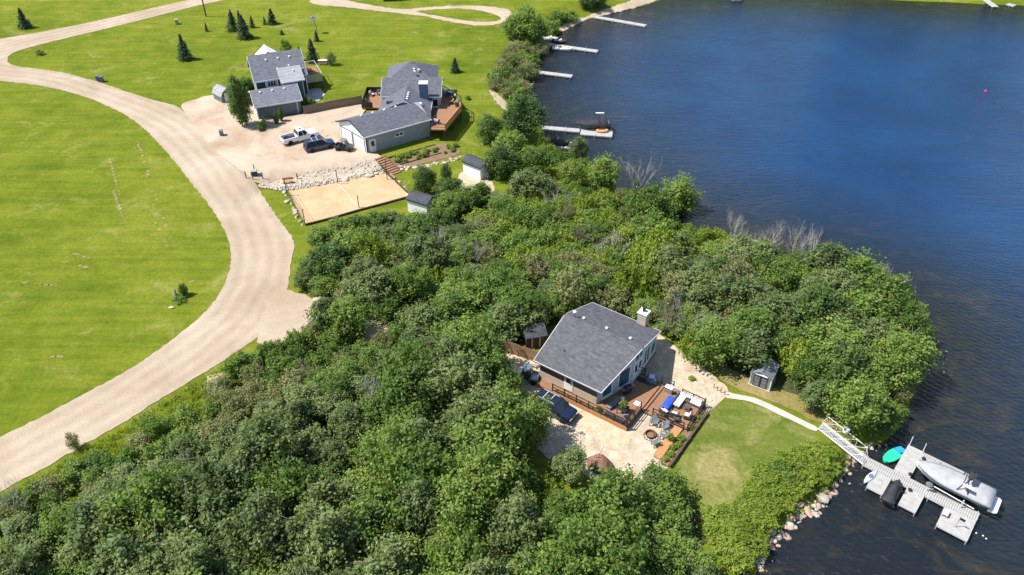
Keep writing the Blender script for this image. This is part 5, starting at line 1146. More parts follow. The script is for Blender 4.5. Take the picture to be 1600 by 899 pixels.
for k,(x,y,lb) in enumerate([(10.75,-1.2,'white mooring float just off the outer dock corner, nearest'),(11.3,-1.1,'white mooring float off the outer dock corner, middle'),(11.6,-1.25,'white mooring float off the outer dock corner, farthest')]):
    o = MB().lathe([(0,-.07),(.06,-.05),(.08,0),(.06,.05),(0,.07)],8).build('mooring_float', M['white_paint'], None, loc=dw(x,y,WATER_Z+.02)); tag(o, lb, 'float')
gx,gy = ray(1540,143,WATER_Z); o = MB().lathe([(0,-.2),(.2,-.15),(.28,0),(.2,.2),(.06,.3),(0,.32)],12).build('buoy', M['red_paint'], None, loc=(gx,gy,WATER_Z)); tag(o, 'small red buoy floating alone in the open lake', 'buoy')
o = MB().lathe([(0,0),(.3,0),(.36,.5),(.3,.62),(0,.7)],12).build('white_drum', M['white_paint'], None, loc=G(1321,676)); tag(o, 'white drum in the bushes beside the gangway', 'drum')
# ------------------------------------------------------------------ rocks
def rock_mesh(seed, m):
    rs = random.Random(seed); bm = bmesh.new(); bmesh.ops.create_icosphere(bm, subdivisions=2, radius=1)
    dirs = [(Vector((rs.uniform(-1,1),rs.uniform(-1,1),rs.uniform(-1,1))).normalized(), rs.uniform(.55,.9)) for _ in range(9)]
    for v in bm.verts:
        for d_, c in dirs:
            k = v.co.dot(d_)
            if k > c: v.co -= d_*(k-c)
        v.co *= rs.uniform(.95,1.05)
    me = bpy.data.meshes.new('rock'); bm.to_mesh(me); bm.free(); me.materials.append(M[m]); return me
ROCKS = [rock_mesh(i, ['rock','rock_pink','rock_pink','rock_pale'][i % 4]) for i in range(9)]
PALE = [rock_mesh(20+i, ['rock_pale','rock','rock_pale','rock_pink'][i % 4]) for i in range(6)]
rs = random.Random(77)
def rock(x, y, z, s, label, group, pool=ROCKS, flat=.65, name='rock'):
    o = bpy.data.objects.new(name, rs.choice(pool)); link(o); o.location = (x, y, z+s*.12)
    o.scale = (s*rs.uniform(.8,1.3), s*rs.uniform(.7,1.0), s*flat*rs.uniform(.8,1.1)); o.rotation_euler = (rs.uniform(-.3,.3), rs.uniform(-.3,.3), rs.uniform(0,6.28))
    return tag(o, label, 'rock', group)
def rubble(name, label, pts, pool):
    vs = []; fs = []; 
    for x, y, z, s in pts:
        me = rs.choice(pool); b = len(vs); a = rs.uniform(0,6.28); ca, sa = math.cos(a), math.sin(a); fl = rs.uniform(.5,.8)
        for v in me.vertices:
            p = v.co*s; vs.append((x+p.x*ca-p.y*sa, y+p.x*sa+p.y*ca, z+p.z*fl+s*.1))
        fs += [tuple(b+i for i in p.vertices) for p in me.polygons]
    me = bpy.data.meshes.new(name); me.from_pydata(vs, [], fs); me.materials.append(pool[0].materials[0]); o = bpy.data.objects.new(name, me); link(o)
    return tag(o, label, 'rocks', kind='stuff')
def along(px_line, n, spread):
    P = [ray(a, b, WATER_Z) for a, b in px_line]; seg = [math.hypot(b[0]-a[0], b[1]-a[1]) for a, b in zip(P[:-1], P[1:])]; T = sum(seg); out = []
    for _ in range(n):
        t = rs.uniform(0, T); i = 0
        while t > seg[i]: t -= seg[i]; i += 1
        f = t/seg[i]; a, b = P[i], P[i+1]; nx, ny = -(b[1]-a[1])/seg[i], (b[0]-a[0])/seg[i]; o = rs.gauss(0, spread)
        out.append((a[0]+(b[0]-a[0])*f+nx*o, a[1]+(b[1]-a[1])*f+ny*o))
    return out
S1 = [(1352,706),(1335,722),(1318,742),(1300,776),(1262,800),(1228,826),(1207,852),(1186,892)]
for x, y in along(S1, 120, .6): rock(x, y, hz(x,y), rs.choice([.18,.22,.28,.34,.45]), 'weathered rock in the bank of boulders below the bright hedge', 'rocks along the cottage shore')
for px, py, s, lb in [(1285,779,.75,'large flat pink boulder in the water below the hedge'),(1302,772,.5,'rounded boulder beside the large pink one at the shore'),(1275,745,.55,'grey boulder at the foot of the hedge'),(1248,790,.5,'wide boulder in the middle of the shore bank')]:
    x, y = ray(px, py, WATER_Z); rock(x, y, max(hz(x,y), WATER_Z-.1), s, lb, None, flat=.6, name='boulder')
rubble('shore_pebbles', 'small stones filling the shore below the hedge', [(x,y,hz(x,y),rs.uniform(.06,.13)) for x,y in along(S1, 420, .6)], ROCKS)
S2 = [(1388,688),(1368,696),(1352,704)]
for x, y in along(S2, 16, .45): rock(x, y, hz(x,y), rs.uniform(.15,.32), 'rock at the waterline beside the lower end of the gangway', 'rocks beside the gangway')
S3 = [(1455,520),(1448,560),(1440,590)]
for x, y in along(S3, 14, .35): rock(x, y, hz(x,y), rs.uniform(.2,.4), 'pinkish rock on the tip of the wooded point', 'rocks at the tip of the point')
S4 = [(853,77),(841,93),(831,115),(824,139)]
for x, y in along(S4, 22, .5): rock(x, y, hz(x,y), rs.uniform(.2,.5), 'pale rock on the bank between the northern docks', 'rocks between the northern docks', PALE)
# rock slope above the sand court
SL = [(404,288),(432,281),(480,270),(540,262),(590,251),(601,266),(560,273),(520,281),(470,290),(440,294)]
pts = scatter(SL, 0.6, .62, 91, 95)
for i, (x, y, px, py) in enumerate(pts): rock(x, y, hz(x,y)+.12, rs.uniform(.16,.32), 'pale stone on the rocky slope between parking area and sand court', 'stones of the rock slope', PALE)
rubble('slope_rubble', 'small rubble covering the slope above the sand court', [(x,y,hz(x,y)+.14,rs.uniform(.08,.17)) for x,y,_,_ in scatter(SL, .6, .24, 92, 1100, 14000)], PALE)
for px, py, s, lb in [(578,276,.7,'big pale boulder at the court edge, nearest the steps'),(489,286,.6,'big pale boulder at the court edge behind the bench'),(510,286,.55,'big boulder left of the rear net post'),(540,282,.7,'widest pale boulder at the rear court edge'),(556,279,.5,'boulder in the middle of the rear court edge')]:
    x, y, z = G(px, py); rock(x, y, z, s, lb, None, PALE, .7, 'boulder')
for x, y in [G(a+rs.uniform(-3,3), b+rs.uniform(-3,3))[:2] for a, b in [(444,300),(447,308),(450,315),(454,322),(457,328),(461,335),(464,341),(468,347),(470,352),(452,311),(460,331)]]: rock(x, y, hz(x,y), rs.uniform(.25,.5), 'pale boulder in the row left of the sand court', 'boulders left of the sand court', PALE)
for x, y in [G(a+rs.uniform(-2,2), b+rs.uniform(-2,2))[:2] for a, b in [(611,275),(615,279),(619,283),(623,287),(627,291),(631,295),(634,299),(637,303),(640,307)]]: rock(x, y, hz(x,y), rs.uniform(.25,.45), 'pale boulder in the row right of the sand court', 'boulders right of the sand court', PALE)
# garden bed beside the grey garage
sheet('garden_bed', [(606,247),(640,237),(680,226),(700,224),(716,232),(720,240),(706,246),(670,254),(640,262),(622,265)], M['bark_soil'], .06, 1.0, .05, 1)
for k in range(34):
    t_ = k/33; a, b = (622+96*t_, 264-17*t_+4*math.sin(3*t_)) ; x, y, z = G(a+rs.uniform(-2,2), b+rs.uniform(-3,2)); rock(x, y, z, rs.uniform(.2,.42), 'white stone in the border along the lawn side of the garden bed', 'white border stones of the garden bed', PALE)
rs2 = random.Random(8)
for k in range(34):
    t_ = rs2.random(); px = 612+100*t_; py = 250-20*t_+rs2.uniform(-3,8); x, y, z = G(px, py); s = rs2.uniform(.5,1.1)
    o = bpy.data.objects.new('flower_plant', HOSTA); link(o); o.location = (x,y,z+.05); o.scale = (s,s,s); tag(o, 'low leafy plant in the garden bed beside the grey garage', 'plant', 'plants of the garden bed by the garage')
t = thing('garden_edging', 'dark timber edging along the middle of the garden bed', 'edging', G(612,255))
bx, by, bz = G(612,255)
for (a,b),(c,d2) in [((607,247),(680,227)),((625,258),(690,240))]:
    p = G(a,b); q = G(c,d2); MB().tube([(p[0]-bx,p[1]-by,p[2]-bz+.1),(q[0]-bx,q[1]-by,q[2]-bz+.1)],.1,4).build('timber', M['dark_wood'], t)
# ------------------------------------------------------------------ sand court furniture
def post(px, py, h, lb, r=.06, m='dark_wood'):
    x, y, z = G(px, py); t = thing('net_post', lb, 'post', (x,y,z)); MB().tube([(0,0,-.2),(0,0,h)],r,8).build('shaft', M[m], t); MB().lathe([(0,h),(r*1.3,h),(r*1.3,h+.05),(0,h+.06)],8).build('cap', M['black_metal'], t)
    return (x,y,z)
pA = post(477,352,2.5,'dark post at the near left corner of the sand court'); pB = post(449,306,2.6,'dark post at the far left corner of the sand court')
pC = post(528,288,2.4,'net post at the rear edge of the sand court'); pD = post(561,325,2.0,'net post at the near edge of the sand court')
post(605,281,3.3,'tall post at the far right corner of the sand court by the steps'); post(465,281,1.0,'short dark stake among the rocks behind the bench', .08)
def net(name, lb, a, b, z0, z1, step=.5):
    t = thing(name, lb, 'net', a); L = Vector((b[0]-a[0], b[1]-a[1], b[2]-a[2]))
    for z in np.linspace(z0, z1, 4): MB().tube([(0,0,z),(L.x/2,L.y/2,L.z/2+z-.1),(L.x,L.y,L.z+z)],.018,4).build('cord', M['black_metal'], t)
    n = int(L.length/step)
    for i in range(1,n): MB().tube([(L.x*i/n,L.y*i/n,L.z*i/n+z0-.08),(L.x*i/n,L.y*i/n,L.z*i/n+z1-.08)],.008,3).build('cord', M['black_metal'], t)
net('ball_net','dark ball-stop net along the left side of the sand court',pA,pB,.3,2.3); 
t = thing('court_rope', 'pale rope lying across the middle of the sand court', 'rope', pC); v_ = Vector((pD[0]-pC[0],pD[1]-pC[1],pD[2]-pC[2]))
MB().tube([(0,0,.1),(v_.x*.3+.1,v_.y*.3,.09),(v_.x*.7-.1,v_.y*.7,.09),(v_.x,v_.y,v_.z+.1)],.06,5).build('rope', M['concrete'], t)
t = thing('court_edging', 'dark timbers edging the near and right sides of the sand court', 'edging', G(477,353))
bx, by, bz = G(477,353)
CE = [G(*p) for p in [(477,353),(520,342),(561,330),(603,319),(643,308),(621,287),(599,267)]]
for p, q in zip(CE[:-1], CE[1:]):
    a = math.atan2(q[1]-p[1], q[0]-p[0]); L = math.hypot(q[0]-p[0], q[1]-p[1]); MB().at((p[0]-bx,p[1]-by,p[2]-bz),a).box(.01,L-.01,-.1,.1,-.1,.3).build('timber', M['dark_wood'], t)
x,y,z = G(451,288); t = thing('wooden_bench', 'light wooden bench at the far left corner of the sand court', 'bench', (x,y,z+.06), R(12))
MB().box(-.8,.8,-.2,.2,.42,.48).build('seat', M['skirt_wood'], t); MB().at((0,.2,.48),0,R(-10)).box(-.8,.8,0,.05,.1,.45).build('backrest', M['skirt_wood'], t)
for s in (-1,1): MB().box(s*.65-.05,s*.65+.05,-.18,.18,0,.42).build('leg', M['skirt_wood'], t)
# steps from the parking level down to the lawn
a3 = G(593,246); b3 = G(620,272)
t = thing('garden_steps', 'reddish wooden steps from the garage corner down to the lawn', 'steps', a3, math.atan2(b3[1]-a3[1], b3[0]-a3[0]))
L = math.hypot(b3[0]-a3[0], b3[1]-a3[1]); dz_ = b3[2]-a3[2]; n = 9
for k in range(n):
    z = dz_*k/(n-1)+.12; MB().box(L*k/n, L*(k+1)/n-.05, -.85, .85, z-.06, z).build('tread', M['deck_wood'], t); MB().box(L*(k+1)/n-.048, L*(k+1)/n-.01, -.85,.85,z-.3,z-.01).build('riser', M['dark_wood'], t)
for s in (-1,1): MB().add([(0,s*.9,.1),(L,s*.9,dz_+.1),(L,s*.9,dz_-.25),(0,s*.9,-.25),(0,s*.96,.1),(L,s*.96,dz_+.1),(L,s*.96,dz_-.25),(0,s*.96,-.25)],[(0,1,2,3),(7,6,5,4),(0,4,5,1),(1,5,6,2),(2,6,7,3),(3,7,4,0)]).build('stringer', M['dark_wood'], t)
# ------------------------------------------------------------------ vehicles on the parking area
def on(x, y, dz=.12): return (x, y, hz(x,y)+dz)
pickup(on(-34.1,116.1), R(35), 'white pickup truck with open bed parked before the green garage', M['car_white'])
suv(on(-30.3,113.2), R(27), 'navy blue car with roof bars parked beside the white pickup', M['car_navy'])
x,y,z = G(538,238); utv((x,y+.5,hz(x,y)+.12), R(-12), 'black utility buggy parked before the white garage doors', M['car_dark'], 'grey_plastic')
# ------------------------------------------------------------------ green house
def gable(par, x0, x1, y0, y1, z0, ze, zrg, wallm, roofm, axis_='x', oh=.35, trim='white_trim', th=.14, wall_name='wall', ridge=None):
    """gabled block; ridge along axis_"""
    if axis_ == 'x':
        c = (y0+y1)/2 if ridge is None else ridge
        MB().loft([[(x,y0,z0),(x,y1,z0),(x,y1,ze),(x,c,zrg),(x,y0,ze)] for x in (x0,x1)]).build(wall_name, wallm, par)
        k = (zrg-ze)/(c-y0); k2 = (zrg-ze)/(y1-c); a, b = x0-oh, x1+oh; o = .1
        P = [[(a,y0-oh,ze-oh*k+o),(b,y0-oh,ze-oh*k+o),(b,c,zrg+o),(a,c,zrg+o)],[(a,c,zrg+o),(b,c,zrg+o),(b,y1+oh,ze-oh*k2+o),(a,y1+oh,ze-oh*k2+o)]]
        E = [[(a-.04,y0-oh,ze-oh*k+o),(a-.002,y0-oh,ze-oh*k+o),(a-.002,c,zrg+o),(a-.04,c,zrg+o)],[(a-.04,c,zrg+o),(a-.002,c,zrg+o),(a-.002,y1+oh,ze-oh*k2+o),(a-.04,y1+oh,ze-oh*k2+o)],
             [(b+.002,y0-oh,ze-oh*k+o),(b+.04,y0-oh,ze-oh*k+o),(b+.04,c,zrg+o),(b+.002,c,zrg+o)],[(b+.002,c,zrg+o),(b+.04,c,zrg+o),(b+.04,y1+oh,ze-oh*k2+o),(b+.002,y1+oh,ze-oh*k2+o)],
             [(a,y0-oh-.05,ze-oh*k+o-.01),(b,y0-oh-.05,ze-oh*k+o-.01),(b,y0-oh-.002,ze-oh*k+o-.01),(a,y0-oh-.002,ze-oh*k+o-.01)]]
    else:
        c = (x0+x1)/2 if ridge is None else ridge
        MB().loft([[(x0,y,z0),(x1,y,z0),(x1,y,ze),(c,y,zrg),(x0,y,ze)] for y in (y0,y1)]).build(wall_name, wallm, par)
        k = (zrg-ze)/(c-x0); k2 = (zrg-ze)/(x1-c); a, b = y0-oh, y1+oh; o = .1
        P = [[(x0-oh,b,ze-oh*k+o),(x0-oh,a,ze-oh*k+o),(c,a,zrg+o),(c,b,zrg+o)],[(c,b,zrg+o),(c,a,zrg+o),(x1+oh,a,ze-oh*k2+o),(x1+oh,b,ze-oh*k2+o)]]
        E = [[(x0-oh,a-.04,ze-oh*k+o),(x0-oh,a-.002,ze-oh*k+o),(c,a-.002,zrg+o),(c,a-.04,zrg+o)],[(c,a-.04,zrg+o),(c,a-.002,zrg+o),(x1+oh,a-.002,ze-oh*k2+o),(x1+oh,a-.04,ze-oh*k2+o)],
             [(x1+oh+.002,a,ze-oh*k2+o-.01),(x1+oh+.05,a,ze-oh*k2+o-.01),(x1+oh+.05,b,ze-oh*k2+o-.01),(x1+oh+.002,b,ze-oh*k2+o-.01)]]
    r_ = MB()
    for p in P: r_.slab(p, th)
    r_ = r_.build('roof', roofm, par)
    f_ = MB()
    for p in E: f_.slab([(q[0],q[1],q[2]+.008) for q in p], th+.08)
    f_.build('fascia', M[trim], r_)
    return r_
gh = thing('green_house', 'green two-storey house with grey roof and attached garage near the upper meadow', 'house', (-43.3, 131.1, 1.0), R(23))
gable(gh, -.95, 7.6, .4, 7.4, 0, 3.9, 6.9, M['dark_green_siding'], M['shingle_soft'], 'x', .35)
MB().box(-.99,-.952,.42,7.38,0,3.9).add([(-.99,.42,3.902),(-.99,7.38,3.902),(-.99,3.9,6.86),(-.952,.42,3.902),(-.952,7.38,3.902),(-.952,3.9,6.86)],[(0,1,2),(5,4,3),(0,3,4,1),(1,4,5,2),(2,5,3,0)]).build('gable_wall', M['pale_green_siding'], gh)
for x,y in [(1.6,2.9),(3.7,2.9),(5.7,2.9),(3.1,1.4),(5.2,1.6),(7.2,.9)]: roof_vent(gh, x, y, 3.9+(y-.4)*3/3.5+.1, .26)
window(gh, 'x', .4, .9, 2.4, 2.3, 3.4, -1, 'glass', 'white_trim', 3, .1)
MB().box(.55,.85,.34,.38,2.3,3.4).box(2.45,2.75,.34,.38,2.3,3.4).build('shutter', M['white_paint'], gh)
window(gh, 'y', -.99, 3.3, 4.3, 4.3, 5.2, -1, 'glass', 'white_trim', 1, .1)
MB().box(7.52,7.7,.3,.42,0,3.85).build('corner_trim', M['white_paint'], gh)
# entry block between house and garage, lighter roof
MB().box(3.3,6.7,-1.7,.38,0,3.75).build('entry_wall', M['green_siding'], gh)
er = MB().slab([(2.9,-2.1,3.72),(7.05,-2.1,3.72),(7.05,1.35,5.05),(2.9,1.35,5.05)],.14).build('entry_roof', M['shingle_light'], gh)
MB().slab([(2.85,-2.16,3.71),(7.1,-2.16,3.71),(7.1,-2.105,3.71),(2.85,-2.105,3.71)],.22).build('fascia', M['white_paint'], er)
roof_vent(gh, 5.6, .2, 4.65, .24); MB().box(6.55,6.72,-1.75,-1.703,0,3.7).box(3.28,3.45,-1.75,-1.703,0,3.7).build('corner_trim', M['white_paint'], gh)
# rear wing with pale roof
gable(gh, .9, 4.3, 7.5, 10.6, 0, 4.6, 6.0, M['green_siding'], M['white_siding'], 'y', .3)
# garage
ga = Vector((-42.05,123.73,0)); R_ = Matrix.Rotation(R(-23),3,'Z'); gl = R_ @ (ga-Vector((-43.3,131.1,0)))
gx, gy = gl.x, gl.y
gx -= .6; gable(gh, gx+.05, gx+7.3, gy+.05, gy+6.3, 0, 2.55, 3.95, M['green_siding'], M['shingle_soft'], 'x', .35, wall_name='garage_wall')
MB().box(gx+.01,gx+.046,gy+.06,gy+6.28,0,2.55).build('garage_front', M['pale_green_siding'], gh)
for k in range(2):
    gd = MB().box(gx-.03,gx+.008,gy+.5+2.6*k,gy+2.8+2.6*k,0.02,2.1).build('garage_door', M['white_paint'], gh)
    for q in range(3): MB().box(gx-.045,gx-.032,gy+.56+2.6*k,gy+2.74+2.6*k,.1+.66*q,.68+.66*q).build('panel', M['white_paint'], gd)
for x in (1.3,3.3,5.3): roof_vent(gh, gx+x, gy+2.4, 3.72, .26)
MB().box(gx+.0,gx+.12,gy-.0,gy+.045,0,2.3).box(gx+6.65,gx+6.77,gy,gy+.045,0,2.3).build('corner_trim', M['white_paint'], gh)
# raised deck on the right
dk2 = MB().box(7.75,10.6,1.2,7.8,1.85,2.0).build('deck', M['deck_wood'], gh)
for x,y in [(8.0,1.4),(10.4,1.4),(10.4,4.5),(10.4,7.6)]: MB().box(x-.08,x+.08,y-.08,y+.08,0,1.848).build('post', M['dark_wood'], dk2)
k = 7.78
while k < 10.6: MB().box(k,min(k+.33,10.6),1.12,1.17,1.6,2.95).build('screen_board', M['steel'], dk2); k += .345
for y0 in (1.2,3.4,5.6): MB().box(10.55,10.6,y0,y0+.08,2.002,3.0).build('railing_post', M['white_paint'], dk2)
MB().box(10.55,10.6,1.2,7.8,2.9,2.98).box(7.75,10.6,7.74,7.8,2.9,2.98).build('rail', M['white_paint'], dk2)
for k in range(6): MB().box(9.0,10.3,7.85+.3*k,8.13+.3*k,1.65-.3*k,1.72-.3*k).build('stair_tread', M['deck_wood'], dk2)
MB().box(8.3,9.6,5.0,5.9,2.3,2.36).build('awning', M['orange_cloth'], dk2); 
for s in (8.35,9.5): MB().box(s,s+.05,5.4,5.45,2.002,2.3).build('awning_leg', M['black_metal'], dk2)
# small porch at the left
po = MB().box(-3.4,-1.0,-.6,1.8,.5,.6).build('porch', M['deck_wood'], gh)
MB().box(-3.4,-3.32,-.6,1.8,.602,1.4).box(-3.32,-1.0,-.6,-.52,.602,1.4).box(-3.4,-1.0,1.72,1.8,.602,1.4).build('railing', M['rust'], po)
# concrete pad
sheet('shade_patio', [(478,140),(500,138),(508,148),(498,158),(478,158)], M['concrete'], .05, 1.0, .02, 0)
fence('board_fence', 'dark board fence running right from the green garage', [G(476,180)[:2], G(520,171)[:2], G(566,163)[:2]], 1.6, 'fence_dark')
# gambrel shed
x,y,z = G(335,156); t = thing('barn_shed', 'small pale barn-roofed shed left of the tall poplar', 'shed', (x,y,z), R(-42))
MB().box(0,2.7,0,2.3,0,1.3).build('wall', M['green_siding'], t)
MB().loft([[(x_,-.12,1.25),(x_,.35,2.1),(x_,1.15,2.5),(x_,1.95,2.1),(x_,2.42,1.25),(x_,2.3,1.25),(x_,1.9,2.02),(x_,1.15,2.4),(x_,.4,2.02),(x_,0,1.25)] for x_ in (-.12,2.85)]).build('roof', M['shingle_light'], t)
MB().add([(2.7,0,1.3),(2.7,2.3,1.3),(2.7,1.9,2.0),(2.7,1.15,2.38),(2.7,.4,2.0)],[(0,1,2,3,4)]).add([(0,0,1.3),(0,2.3,1.3),(0,1.9,2.0),(0,1.15,2.38),(0,.4,2.0)],[(4,3,2,1,0)]).build('gable_end', M['dark_green_siding'], t)
door(t, 'y', 2.7, .7, 1.6, 0, 1.7, 1, 'white_paint', False)
# ------------------------------------------------------------------ grey house
hh = thing('grey_house', 'large grey house with dark hipped roofs, double garage and raised wooden decks', 'house', (-17.5, 118.0, 1.0), 0)
SG = M['shingle_black']; GS = M['grey_siding']
def hslab(pts, m=None, nm='roof', th=.14, par=hh): return MB().slab(pts, th).build(nm, m or M['shingle_mid'], par)
# link wing, ridge along y
for tri in [[(0,2.5,4.99),(1.4,2.0,4.70),(4.3,2.6,3.3)],[(1.4,2.0,4.70),(4.55,-.3,3.12),(4.3,2.6,3.3)]]: hslab(tri, nm='valley_roof', th=.06)
gable(hh, -3.9, 3.9, 2.6, 8.5, 0, 3.3, 4.85, GS, M['shingle_mid'], 'y', .35)
# cross block, ridge along x
gable(hh, -4.0, 5.4, 6.8, 13.2, 0, 3.9, 5.6, GS, M['shingle_mid'], 'x', .35)
# rear hip
apex = (0.0, 14.2, 6.9); e = 4.5
for tri in [[(-4.2,10.4,e),(4.6,10.4,e),apex],[(4.6,10.4,e),(4.6,18.0,e),apex],[(4.6,18.0,e),(-4.2,18.0,e),apex],[(-4.2,18.0,e),(-4.2,10.4,e),apex]]: hslab(tri, nm='hip_roof')
MB().box(-3.8,4.2,10.8,17.6,0,e-.05).build('rear_wall', GS, hh)
for y in (3.2,4.0,4.8,5.6): roof_vent(hh, .45, y, 4.78, .28)
for x,y in [(.5,13.2),(.8,12.6),(1.0,11.6),(1.6,12.3)]: roof_vent(hh, x, y, 6.0, .28)
MB().at((2.6,2.9,3.95)).box(-.3,.3,-.25,.25,0,.35,.05).build('roof_vent', M['white_paint'], hh)
MB().box(-3.0,-1.9,3.4,3.9,3.9,4.2).build('skylight', M['glass'], hh)
chm = MB().box(2.3,3.6,5.6,6.7,0,6.3).build('chimney', M['blue_grey_siding'], hh); MB().box(2.2,3.7,5.5,6.8,6.302,6.45).build('cap', M['white_paint'], chm)
for x in (2.27,3.6): MB().box(x,x+.03,5.56,5.6,0,6.29).build('corner_trim', M['black_metal'], chm)
window(hh, 'x', 6.8, 4.1, 5.2, 1.8, 3.3, -1, 'glass', 'white_trim', 1, .12)
for a0 in (7.2,8.6,10.2): window(hh, 'y', 5.4, a0, a0+1.1, 1.9, 3.5, 1, 'glass', 'white_trim', 1, .12)
for a0 in (2.2,4.6): window(hh, 'y', 3.9, a0, a0+1.2, 1.7, 2.9, 1, 'glass', 'white_trim', 1, .12)
# garage wing (turned)
gw_ = bpy.data.objects.new('garage_wing', None)
GO = Vector((-22.57,111.63,1.0))
def gput(o, q=0.0, dx=0.0, dy=0.0):
    b_ = R(33.0); o.location = GO-Vector((-17.5,118.0,1.0))+Vector((dx*math.cos(b_)-dy*math.sin(b_), dx*math.sin(b_)+dy*math.cos(b_), 0)); o.rotation_euler = (0,0,b_+q); return o
def gw3(mb, nm, m, par=hh, q=0.0, **k): return gput(mb.build(nm, m, par, **k), q)
gW, gL = 7.0, 11.2; ge, gr_ = 3.1, 4.55; c = gW/2; k = (gr_-ge)/c; oh = .35; o_ = .1; SK = .2; FQ = math.atan(SK)
fx = lambda y: -SK*y
gw3(MB().loft([[(fx(0),0,0),(fx(gW),gW,0),(fx(gW),gW,ge),(fx(c),c,gr_),(fx(0),0,ge)],[(gL,0,0),(gL,gW,0),(gL,gW,ge),(gL,c,gr_),(gL,0,ge)]]), 'garage_wall', GS)
ez = ge-oh*k+o_; P0, P1, P2 = (fx(-oh)-oh,-oh,ez), (fx(c)-oh,c,gr_+o_), (fx(gW+oh)-oh,gW+oh,ez)
gw3(MB().slab([P0,(gL+.2,-oh,ez),(gL-1.2,c,gr_+o_),P1],.14).slab([P1,(gL-1.2,c,gr_+o_),(gL-2.0,gW+oh,ez),P2],.14), 'garage_roof', M['shingle_mid'])
sh_ = lambda p, d_: (p[0]-d_, p[1], p[2]+.008)
gw3(MB().slab([sh_(P0,.05),sh_(P0,.003),sh_(P1,.003),sh_(P1,.05)],.22).slab([sh_(P1,.05),sh_(P1,.003),sh_(P2,.003),sh_(P2,.05)],.22), 'rake_trim', M['black_metal'])
gw3(MB().box(-oh,gL+.2,-oh-.06,-oh-.004,ez-.2,ez), 'gutter', M['white_paint'])
fl = gW/math.cos(FQ); fc = fl/2
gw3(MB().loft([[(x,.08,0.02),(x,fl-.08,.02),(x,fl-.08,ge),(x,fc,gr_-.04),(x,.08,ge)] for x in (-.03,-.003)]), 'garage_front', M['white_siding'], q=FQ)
for j in range(2):
    y0 = .5+3.25*j; gd = gw3(MB().box(-.07,-.034,y0,y0+2.9,.03,2.35), 'garage_door', M['white_paint'], q=FQ)
    for z_ in range(4): MB().box(-.085,-.072,y0+.06,y0+2.84,.08+.56*z_,.6+.56*z_).build('panel', M['white_paint'], gd)
    MB().box(-.1,-.036,y0-.14,y0-.003,.03,2.5).box(-.1,-.036,y0+2.903,y0+3.04,.03,2.5).box(-.1,-.036,y0-.003,y0+2.903,2.353,2.5).build('frame', M['grey_plastic'], gd)
gw3(MB().box(-.09,.12,-.05,.06,0,ge-.05), 'corner_trim', M['black_metal'])
gput(door(hh, 'x', 0, .55, 1.45, .03, 2.1, -1, 'white_trim', True)); gput(window(hh, 'x', 0, 4.9, 6.4, 1.5, 2.15, -1, 'glass', 'white_trim', 2, .12))
for x in (1.2,3.2,5.2,7.2): gput(MB().at((x,c+.35,gr_-.02)).box(-.15,.15,-.15,.15,-.2,.18,.02).build('roof_vent', M['white_paint'], hh))
# right raised deck
RD = [(-12.9,115.9),(-10.6,115.8),(-8.4,123.0),(-8.6,126.3),(-12.1,131.0),(-12.1,124.4),(-13.4,119.2)]
RL = [(x+17.5,y-118.0) for x,y in RD]
rdk = MB().prism(RL, 1.85, 2.0).build('deck', M['deck_wood'], hh)
for x,y in [RL[0],RL[1],(RL[1][0]*.5+RL[2][0]*.5-.1,RL[1][1]*.5+RL[2][1]*.5),RL[2],RL[3]]: MB().box(x-.3,x-.12,y+.05,y+.23,-1.2,1.848).build('post', M['dark_wood'], rdk)
for (ax,ay),(bx_,by_) in [(RL[1],RL[2]),(RL[2],RL[3]),(RL[3],RL[4]),(RL[0],RL[1])]:
    L = math.hypot(bx_-ax,by_-ay); a = math.atan2(by_-ay,bx_-ax); n = max(1,int(L/1.6))
    wood = (ax,ay)==RL[1]
    for i in range(n+1): MB().at((ax+(bx_-ax)*i/n,ay+(by_-ay)*i/n,2.0),a).box(-.06,.06,-.06,.06,-.2,1.0).build('railing_post', M['skirt_wood'] if wood else M['black_metal'], rdk)
    MB().at((ax,ay,2.0),a).box(.06,L-.06,-.06,.06,.94,1.02).build('rail', M['skirt_wood'] if wood else M['black_metal'], rdk)
    if wood:
        q = .1
        while q < L-.2: MB().at((ax,ay,2.0),a).box(q,q+.2,-.02,.02,-.15,.93).build('screen_board', M['skirt_wood'], rdk); q += .24
    else: MB().at((ax,ay,2.0),a).box(.06,L-.06,-.03,.03,.45,.5).build('rail', M['black_metal'], rdk)
# left deck
ldk = MB().box(-8.3,-4.05,9.3,15.8,.35,.5).build('deck', M['deck_wood'], hh)
for x0,x1,y0,y1 in [(-8.3,-8.22,9.3,15.8),(-8.22,-4.05,15.72,15.8),(-8.22,-6.4,9.3,9.38)]: MB().box(x0,x1,y0,y1,.502,1.5).build('railing_panel', M['black_metal'], ldk)
# deck furniture of the grey house
def hset(x, y, z): return (-17.5+x, 118.0+y, 1.0+z)
def simple_chair(loc, rz, lb, m, group):
    t = thing('deck_chair', lb, 'chair', loc, rz, group)
    MB().box(-.3,.3,-.3,.3,.3,.42).build('seat', M[m], t, bevel=.03); MB().at((0,.28,.42),0,R(-12)).box(-.3,.3,0,.1,0,.5).build('backrest', M[m], t, bevel=.03)
    for s in (-1,1):
        MB().box(s*.34-.04,s*.34+.04,-.3,.3,.3,.6).build('armrest', M['wicker'], t)
        for q in (-1,1): MB().cbox(s*.27,q*.27,0,.06,.06,.3).build('leg', M['wicker'], t)
simple_chair(hset(6.6,10.6,2.0), R(40), 'blue cushioned chair on the right deck of the grey house, near the wall', 'car_navy', None)
simple_chair(hset(7.4,9.6,2.0), R(-60), 'pale chair on the right deck of the grey house, by the corner rail', 'cushion', None)
simple_chair(hset(7.2,7.6,2.0), R(-80), 'orange chair on the sunny part of the grey house deck', 'orange_cloth', None)
